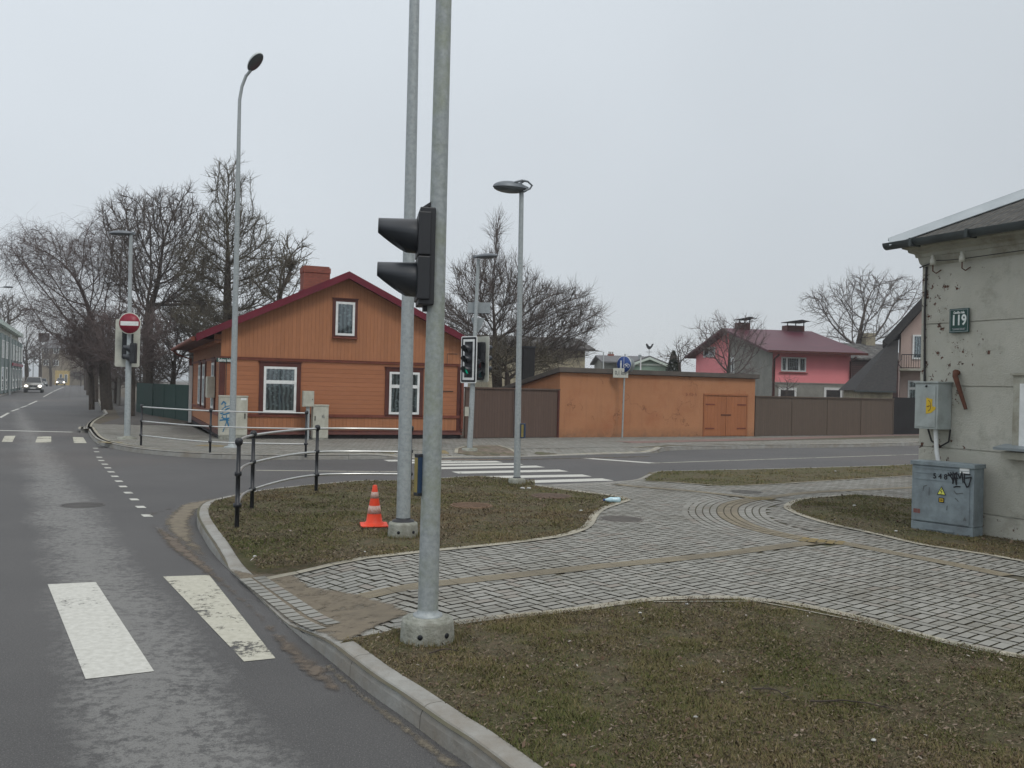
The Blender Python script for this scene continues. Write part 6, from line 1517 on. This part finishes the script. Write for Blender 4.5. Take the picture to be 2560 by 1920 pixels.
    # side shoots on the twigs
    dv4 = dv+g_.normal(0, .7, dv.shape); dv4 /= np.linalg.norm(dv4, axis=1)[:, None]; tws.append((s1, s1+dv4*L*.45, tw_r*.6, tw_r*.3))
    def prism(A0, B0, R0_, R1_, k):
        R0_ = np.broadcast_to(R0_, (len(A0),)); R1_ = np.broadcast_to(R1_, (len(A0),))
        D = B0-A0; D = D/(np.linalg.norm(D, axis=1)[:, None]+1e-9); ref = np.where(np.abs(D[:, 2:3]) < .9, np.array([[0, 0, 1.]]), np.array([[1., 0, 0]])); U = np.cross(D, ref); U /= np.linalg.norm(U, axis=1)[:, None]; W = np.cross(D, U)
        out = []
        ring = [(math.cos(2*math.pi*j/k), math.sin(2*math.pi*j/k)) for j in range(k)]
        for j in range(k):
            c0, s_0 = ring[j]; c1_, s_1 = ring[(j+1) % k]
            q = [A0+(U*c0+W*s_0)*R0_[:, None], A0+(U*c1_+W*s_1)*R0_[:, None], B0+(U*c1_+W*s_1)*R1_[:, None], B0+(U*c0+W*s_0)*R1_[:, None]]
            out.append(np.stack(q, 1))
        return np.concatenate(out)
    loc = np.array(base); r = empty(name, base, 0, label, category, group); bm_ = mt['bark']
    V = prism(a[thick]-loc, b[thick]-loc, ra[thick], rb[thick], 8)
    if len(V): quads_mesh('trunk', V, bm_, None, None, 4, r)
    Vc = [prism(a[~thick]-loc, b[~thick]-loc, ra[~thick], rb[~thick], 4)]+[prism(x-loc, y-loc, p_, q_, 3) for x, y, p_, q_ in tws]
    quads_mesh('crown', np.concatenate(Vc), m or mt['twig'], None, None, 4, r); return r
def EN(px, py, rx, ry, Y, dep=None, wt=None):
    c = A(px, py, Y); k = Y/FPX; return (tuple(c), (rx*k, dep or (rx+ry)*.5*k, ry*k), wt or rx*ry)
def GP(px, py, Y, z=.1): p = A(px, py, Y); p.z = z; return p
# big spreading tree left
Y = 50; bs = GP(268, 1020, Y)
tree('bare_tree', bs, [A(262, 950, Y), A(262, 880, Y)], [EN(120, 650, 105, 85, Y, 3), EN(160, 790, 95, 75, Y, 3), EN(262, 650, 70, 110, Y, 3), EN(240, 840, 85, 95, Y, 3), EN(60, 640, 45, 60, Y, 2)], 3800, .40, 'wide spreading bare tree with hanging twigs at the far left of the tree row', 11, trunk_r=.32, twig=(.5, 1.2), ntwig=4, droop=.7, up=.05, tw_r=.0076, m=mt['twigred'])
Y = 47; bs = GP(372, 1010, Y)
tree('bare_tree', bs, [A(370, 900, Y), A(368, 800, Y)], [EN(340, 570, 80, 90, Y, 3), EN(440, 565, 85, 95, Y, 3), EN(385, 700, 130, 95, Y, 3), EN(480, 680, 60, 120, Y, 2)], 3600, .38, 'tall rounded bare tree in the middle of the left tree group', 12, trunk_r=.27, twig=(.35, .8), ntwig=4, up=.25, tw_r=.011)
Y = 44; bs = GP(566, 1010, Y)
tree('bare_tree', bs, [A(568, 850, Y), A(570, 640, Y)], [EN(574, 475, 48, 80, Y, 1.5), EN(585, 580, 95, 75, Y, 2.5), EN(625, 680, 120, 85, Y, 2.5), EN(520, 680, 80, 100, Y, 2), EN(560, 800, 130, 60, Y, 2.5)], 3900, .33, 'tall pointed bare tree rising behind the roof of the orange house', 13, trunk_r=.26, twig=(.25, .65), ntwig=5, up=.33, tw_r=.009, m=mt['twigolive'])
Y = 42; bs = GP(694, 1000, Y)
tree('bare_tree', bs, [A(694, 850, Y), A(697, 740, Y)], [EN(715, 650, 60, 65, Y, 1.5), EN(745, 635, 40, 45, Y, 1.2), EN(680, 710, 75, 60, Y, 1.5)], 900, .34, 'slender bare tree left of the brick chimney', 14, trunk_r=.14, twig=(.25, .6), ntwig=2, up=.3, tw_r=.012, m=mt['twigolive'])
# dense undergrowth between the trees and the house
Y = 42
for i_, (px_, py_, rx_, ry_, lab, m_) in enumerate(((330, 850, 95, 90, 'dense dark bare thicket behind the no entry sign', 'twigred'), (430, 870, 70, 95, 'dense dark bare thicket beside the orange house eaves', 'twig'), (230, 860, 60, 85, 'bushy bare street tree left of the no entry pole', 'twigred'), (480, 790, 85, 60, 'olive bare thicket above the orange house roof edge', 'twigolive'), (360, 930, 70, 50, 'low dark thicket behind the green board fence', 'twig'), (290, 935, 40, 45, 'low dark thicket behind the no entry pole', 'twigred'))):
    bs = GP(px_, 1000, Y+4*i_); tree('thicket', bs, [A(px_, 960, Y+4*i_)], [EN(px_, py_, rx_, ry_, Y+4*i_, 2.5)], 1700, .42, lab, 30+i_, trunk_r=.16, twig=(.4, .9), ntwig=5, up=.2, tw_r=.011, m=mt[m_], category='shrub')
# street trees going away
for i_, (px_, Y, ry_, lab) in enumerate(((237, 66, 60, 'bare street tree second in the row on the right of the main street'), (222, 90, 48, 'bare street tree third in the row on the right of the main street'), (214, 125, 36, 'bare street tree farthest in the row on the right of the main street'))):
    bs = GP(px_, 1000, Y); tree('street_tree', bs, [A(px_, 930, Y)], [EN(px_-8, 860, 45-6*i_, ry_, Y, 2.5)], 900, .5, lab, 40+i_, 'street trees beside the main street', trunk_r=.26, twig=(.5, 1.1), ntwig=4, up=.15, tw_r=.018, m=mt['twigred'])
for i_, (px_, py_, rx_, ry_, Y, lab) in enumerate(((20, 780, 42, 48, 105, 'bare tree rising behind the pale shop building'), (66, 880, 26, 42, 118, 'dark bare tree left of the oncoming silver car'), (100, 880, 20, 40, 150, 'dark bare tree right of the pale shop building'), (126, 900, 14, 30, 170, 'bare tree before the brown tenement'), (4, 900, 12, 30, 95, 'dark tree at the very left edge of the view'))):
    bs = GP(px_, 1000, Y, 0); tree('bare_tree', bs, [A(px_, py_+ry_*.5, Y)], [EN(px_, py_, rx_, ry_, Y, 3)], 700, .6, lab, 50+i_, trunk_r=.25, twig=(.5, 1.2), ntwig=3, up=.25, tw_r=.022)
bs = GP(202, 960, 185, 0); tree('shrub', bs, [A(202, 950, 185)], [EN(202, 938, 22, 14, 185, 3)], 500, .5, 'rounded bare shrub under the white house at the end of the street', 60, trunk_r=.12, twig=(.4, .9), ntwig=4, tw_r=.03, category='shrub')
# tree behind the gate
Y = 40; bs = GP(1247, 970, Y)
tree('bare_tree', bs, [A(1243, 940, Y), A(1236, 830, Y)], [EN(1243, 610, 22, 75, Y, 1), EN(1225, 720, 105, 85, Y, 2.5), EN(1150, 830, 100, 90, Y, 2.5), EN(1330, 800, 120, 100, Y, 2.5), EN(1430, 800, 75, 75, Y, 2), EN(1340, 880, 140, 50, Y, 2.5)], 4200, .34, 'big bushy bare tree behind the brown gate', 15, trunk_r=.22, twig=(.35, .9), ntwig=5, up=.5, tw_r=.0076, m=mt['twig'])
bs = GP(1270, 980, 38); tree('thicket', bs, [A(1270, 950, 38)], [EN(1300, 905, 120, 45, 38, 1.5), EN(1240, 900, 60, 60, 38, 1.5)], 1500, .34, 'olive undergrowth behind the gate and garage', 16, trunk_r=.12, twig=(.3, .7), ntwig=4, up=.2, tw_r=.010, m=mt['twigolive'], category='shrub')
Y = 76; bs = GP(2150, 970, Y)
tree('bare_tree', bs, [A(2150, 905, Y)], [EN(2160, 735, 75, 60, Y, 4), EN(2060, 760, 60, 50, Y, 3), EN(2245, 740, 60, 55, Y, 3), EN(2150, 830, 110, 40, Y, 3)], 1500, .62, 'large open bare tree behind the pink house', 17, trunk_r=.45, twig=(.5, 1.1), ntwig=3, up=.15, tw_r=.014, droop=.15, sway=.3)
Y = 52; bs = GP(1818, 980, Y)
tree('bare_tree', bs, [A(1820, 930, Y)], [EN(1800, 850, 75, 65, Y, 2), EN(1860, 850, 60, 65, Y, 2), EN(1850, 920, 60, 35, Y, 1.5)], 1100, .36, 'thin twiggy fruit tree in front of the pink house', 18, trunk_r=.11, twig=(.3, .8), ntwig=2, up=.3, tw_r=.0085, m=mt['twigred'])
Y = 56; bs = GP(1700, 980, Y)
tree('bare_tree', bs, [A(1700, 925, Y)], [EN(1705, 885, 30, 35, Y, 1.2), EN(1675, 890, 30, 20, Y, 1)], 220, .36, 'small sparse bare tree left of the pink house', 19, trunk_r=.09, twig=(.4, .9), ntwig=2, up=.3, tw_r=.010)
Y = 50; bs = GP(1965, 1000, Y)
tree('shrub', bs, [A(1965, 985, Y)], [EN(1965, 965, 35, 18, Y, 1)], 160, .3, 'low bare shrub before the pink house cellar windows', 20, trunk_r=.06, twig=(.3, .7), ntwig=2, up=.2, tw_r=.008, category='shrub')
# thuja
p = GP(1682, 980, 58); r = empty('conifer', p, 0, 'small dark conical evergreen left of the pink house', 'conifer'); topz = A(1682, 880, 58).z-p.z
g_ = np.random.default_rng(4); n = 5000; t = g_.random(n)**.8; a = g_.uniform(0, 6.28, n); rad = (1-t**2.2)**.75*.62*(.75+.3*g_.random(n))*(1+.12*np.sin(a*3+t*9)); c_ = np.stack([rad*np.cos(a), rad*np.sin(a), .3+t*(topz-.3)], 1)
q1 = g_.normal(0, .05, (n, 3)); q2 = g_.normal(0, .05, (n, 3)); q2[:, 2] += .09; quads_mesh('foliage', np.stack([c_, c_+q1, c_+q2], 1), mt['thuja'], None, None, 3, r); MB().tube([(0, 0, 0), (0, 0, topz*.8)], [.09, .03], 7).obj('trunk', mt['bark'], r)

# ------------------------------------------------------------------ cars
def car(px, py, kind, col, label, heading=-24.9, lights=True, Z=0, face=1):
    p = G(px, py, 0); F_ = Frame(p, heading); r = empty('car', p, R(-heading+ (0 if face > 0 else 180)), label, 'car')
    # local: x to the side, -y is the front, towards the viewer
    W, L_, H = {'suv': (1.86, 4.6, 1.74), 'van': (1.72, 4.2, 1.58), 'sedan': (1.74, 4.4, 1.44)}[kind]
    hood = {'suv': 1.08, 'van': .98, 'sedan': .86}[kind]; gc = .28
    pm = mat('car_paint_'+kind, col, tuple(x*.9 for x in col), 1, .3, .3, spec=.6)
    secs = [(0, gc+.1, .62, .90), (.08, gc, hood-.18, .97), (.35, gc, hood-.06, 1), (1.15, gc, hood, 1), (3.3, gc, hood+.04, 1), (L_-.25, gc, hood, .98), (L_, gc+.1, hood-.15, .93)]
    b = MB(); k = 8
    for y, zl_, zh, ws in secs:
        w_ = W/2*ws; b.v += [(-w_*.92, y, zl_), (w_*.92, y, zl_), (w_, y, zl_+.15), (w_, y, zh-.18), (w_*.90, y, zh), (-w_*.90, y, zh), (-w_, y, zh-.18), (-w_, y, zl_+.15)]
    for i in range(len(secs)-1):
        for j in range(k): b.f.append([i*k+j, i*k+(j+1) % k, (i+1)*k+(j+1) % k, (i+1)*k+j]); b.sm.append(True)
    b.f.append(list(range(k))[::-1]); b.sm.append(False); b.f.append([(len(secs)-1)*k+j for j in range(k)]); b.sm.append(False)
    b.obj('body', pm, r)
    # cabin
    w0, w1 = W/2*.88, W/2*.70; yA, yB, yC, yD = 1.05, 1.75, L_-1.0, L_-.35
    cb = MB(); vs = [(-w0, yA, hood-.02), (w0, yA, hood-.02), (w0, yD, hood), (-w0, yD, hood), (-w1, yB, H), (w1, yB, H), (w1, yC, H), (-w1, yC, H)]
    cb.add(vs, [[4, 5, 6, 7], [0, 1, 5, 4], [1, 2, 6, 5], [2, 3, 7, 6], [3, 0, 4, 7]]); cb.obj('cabin', pm, r, .05)
    def lerp(a, b_, t): return Vector(a).lerp(Vector(b_), t)
    ws_ = MB(); q = [lerp(vs[0], vs[4], .08), lerp(vs[1], vs[5], .08), lerp(vs[1], vs[5], .92), lerp(vs[0], vs[4], .92)]; q = [Vector((v.x*.93, v.y-.012, v.z+.006)) for v in q]; ws_.slab([tuple(v) for v in q], .006); ws_.obj('windscreen', mt['darkglass'], r)
    for s_, (i0, i1, i2, i3) in ((1, (1, 2, 6, 5)), (-1, (3, 0, 4, 7))):
        pts_ = [Vector(vs[i]) for i in (i0, i1, i2, i3)]; cen = sum(pts_, Vector())/4; q = [cen+(v-cen)*.86+Vector((s_*.012, 0, 0)) for v in pts_]; MB().slab([tuple(v) for v in q], .005*1).obj('side_window', mt['darkglass'], r)
    for sx_ in (-1, 1):
        for y in (.85, L_-.85):
            Mx = Matrix.Translation((sx_*(W/2-.12), y, .34)) @ Matrix.Rotation(R(90), 4, 'Y'); wl_ = MB().lathe([(.001, -.12), (.30, -.12), (.34, -.09), (.34, .09), (.30, .12), (.001, .12)], 18, Mx).obj('wheel', mt['blackplastic'], r)
            MB().lathe([(.001, -.005), (.2, -.005), (.2, .01), (.001, .02)], 12, Mx @ Matrix.Translation((0, 0, sx_*.115))).obj('rim', mt['steel'], wl_)
        hl_ = MB().ell((sx_*W*.36, -.0+.03, hood-.34), (.17, .06, .10), 12, 6).obj('headlight', mt['headlit'] if lights else mt['steel'], r)
        MB().ell((sx_*(W/2+.10), 1.25, hood+.12), (.11, .06, .085), 10, 6).obj('mirror', pm, r)
    gr_ = MB().box(-W*.24, W*.24, -.02, .05, hood-.46, hood-.24).obj('grille', mt['blackplastic'], r)
    if kind == 'suv':
        bb = MB()
        for i in range(8): bb.box(-W*.24+i*W*.48/7-.012, -W*.24+i*W*.48/7+.012, -.035, -.0205, hood-.46, hood-.24)
        bb.obj('grille_bar', mt['steel'], gr_)
    MB().box(-.26, .26, -.035, -.021+.02, .46, .57).obj('number_plate', mt['white'], r); MB().box(-W*.44, W*.44, -.01, .1, gc+.06, gc+.2).obj('lower_bumper', mt['blackplastic'], r, .02)
    return r
mt['headlit'] = plain('lit_headlight', (.9, .9, .85), .2, emit=9, ec=(1, .93, .78))
car(82, 982, 'suv', (.36, .36, .34), 'silver off road car with lit headlights, nearest of the oncoming cars')
car(151, 963.5, 'van', (.30, .30, .29), 'grey family car with lit headlights, second of the oncoming cars')
car(195.5, 956.5, 'sedan', (.10, .10, .10), 'dark car with lit headlights, farthest of the oncoming cars')
car(104, 966, 'sedan', (.20, .22, .23), 'parked bluish car half hidden behind the nearest oncoming car', lights=False)

# distant lamps and signs on the main street
def arm_lamp(px, Y, ytop, reach, label, grp='distant street lamps'):
    p = GP(px, 960, Y, 0); r = empty('street_lamp', p, 0, label, 'street lamp', grp); t = A(px, ytop, Y).z
    MB().tube([(0, 0, 0), (0, 0, t-.8), (.15*reach, 0, t-.25), (.5*reach, 0, t), (reach, 0, t)], .07, 8).obj('pole', mt['galv'], r)
    MB().ell((reach*1.15, 0, t), (.45, .15, .09), 10, 5).obj('lamp_head', mt['lamphead'], r)
arm_lamp(63, 128, 802, 1.9, 'curved arm street lamp above the dark tree on the left of the main street')
p = GP(-14, 960, 62, 0); r = empty('street_lamp', p, 0, 'street lamp head poking in at the left edge of the view', 'street lamp'); t = A(0, 719, 62).z
MB().tube([(0, 0, 0), (0, 0, t), (.9, 0, t+.06)], .06, 8).obj('pole', mt['galv'], r); MB().ell((.75, 0, t+.05), (.35, .14, .07), 12, 5).obj('lamp_head', mt['lamphead'], r)
p = GP(24, 968, 88, 0); r = empty('lamp_pole', p, 0, 'grey pole in front of the pale shop building', 'lamp pole'); MB().tube([(0, 0, 0), (0, 0, A(24, 835, 88).z)], [.09, .06], 8).obj('pole', mt['galv'], r)
p = GP(82, 958, 140, 0); r = empty('lamp_pole', p, 0, 'thin pale pole behind the nearest oncoming car', 'lamp pole'); MB().tube([(0, 0, 0), (0, 0, A(82, 885, 140).z)], [.09, .06], 8).obj('pole', mt['galv'], r)
p = GP(71, 958, 132, 0); r = empty('priority_sign', p, 0, 'small diamond sign on a post left of the oncoming cars', 'road sign'); zt = A(71, 925, 132).z
MB().tube([(0, 0, 0), (0, 0, zt)], .05, 6).obj('pole', mt['galv'], r); MB().slab([(-.42, -.06, zt), (0, -.06, zt-.42), (.42, -.06, zt), (0, -.06, zt+.42)], .02).obj('plate', mt['signgrey'], r)
p = GP(1507, 960, 76, 0); r = empty('street_lamp', p, 0, 'thin distant street lamp above the grey roofed house', 'street lamp'); t = A(1507, 880, 76).z
MB().tube([(0, 0, 0), (0, 0, t), (-.6, 0, t+.1)], .05, 6).obj('pole', mt['galv'], r); MB().ell((-.7, 0, t+.1), (.28, .1, .06), 10, 5).obj('lamp_head', mt['lamphead'], r)
p = G(260, 1012, .1); r = empty('bollard', p, 0, 'short pale marker post at the foot of the nearest street tree', 'bollard'); MB().tube([(0, 0, 0), (0, 0, .9)], [.06, .05], 8).obj('post', mt['cream'], r)

# left side of the main street: raised verge
lk = [G(-400, 1052), G(-60, 1005), G(0, 992), G(52, 975), G(100, 962.5), G(140, 953)]
fill('verge_ground', [(p.x, p.y) for p in lk+[Vector((-190, 330, 0)), Vector((-190, 20, 0))]], .10, mt['earth'], 0, zfun=None)
kerb('kerb', [p for p in lk[::-1]][::-1], 1)
lp = [G(-400, 1020, .12), G(-60, 985, .12), G(0, 975, .12), G(45, 966, .12), G(30, 962, .12), G(-60, 962, .12), G(-400, 985, .12)]
fill('pavement', [(p.x, p.y) for p in lp], .12, mt['paver'], 0, zfun=None)

# ------------------------------------------------------------------ damp winter air
hz_o = MB().box(-1520, 1520, -320, 2520, -1.03, 22); hz_o = hz_o.obj('haze', bpy.data.materials.new('haze_air')); hz_o['kind'] = 'stuff'
hm = hz_o.data.materials[0]; hm.use_nodes = True; ht = hm.node_tree; ht.nodes.clear(); ho = ht.nodes.new('ShaderNodeOutputMaterial'); pv = ht.nodes.new('ShaderNodeVolumePrincipled')
pv.inputs['Color'].default_value = (.88, .92, .96, 1); pv.inputs['Density'].default_value = .0008; ht.links.new(pv.outputs[0], ho.inputs['Volume'])
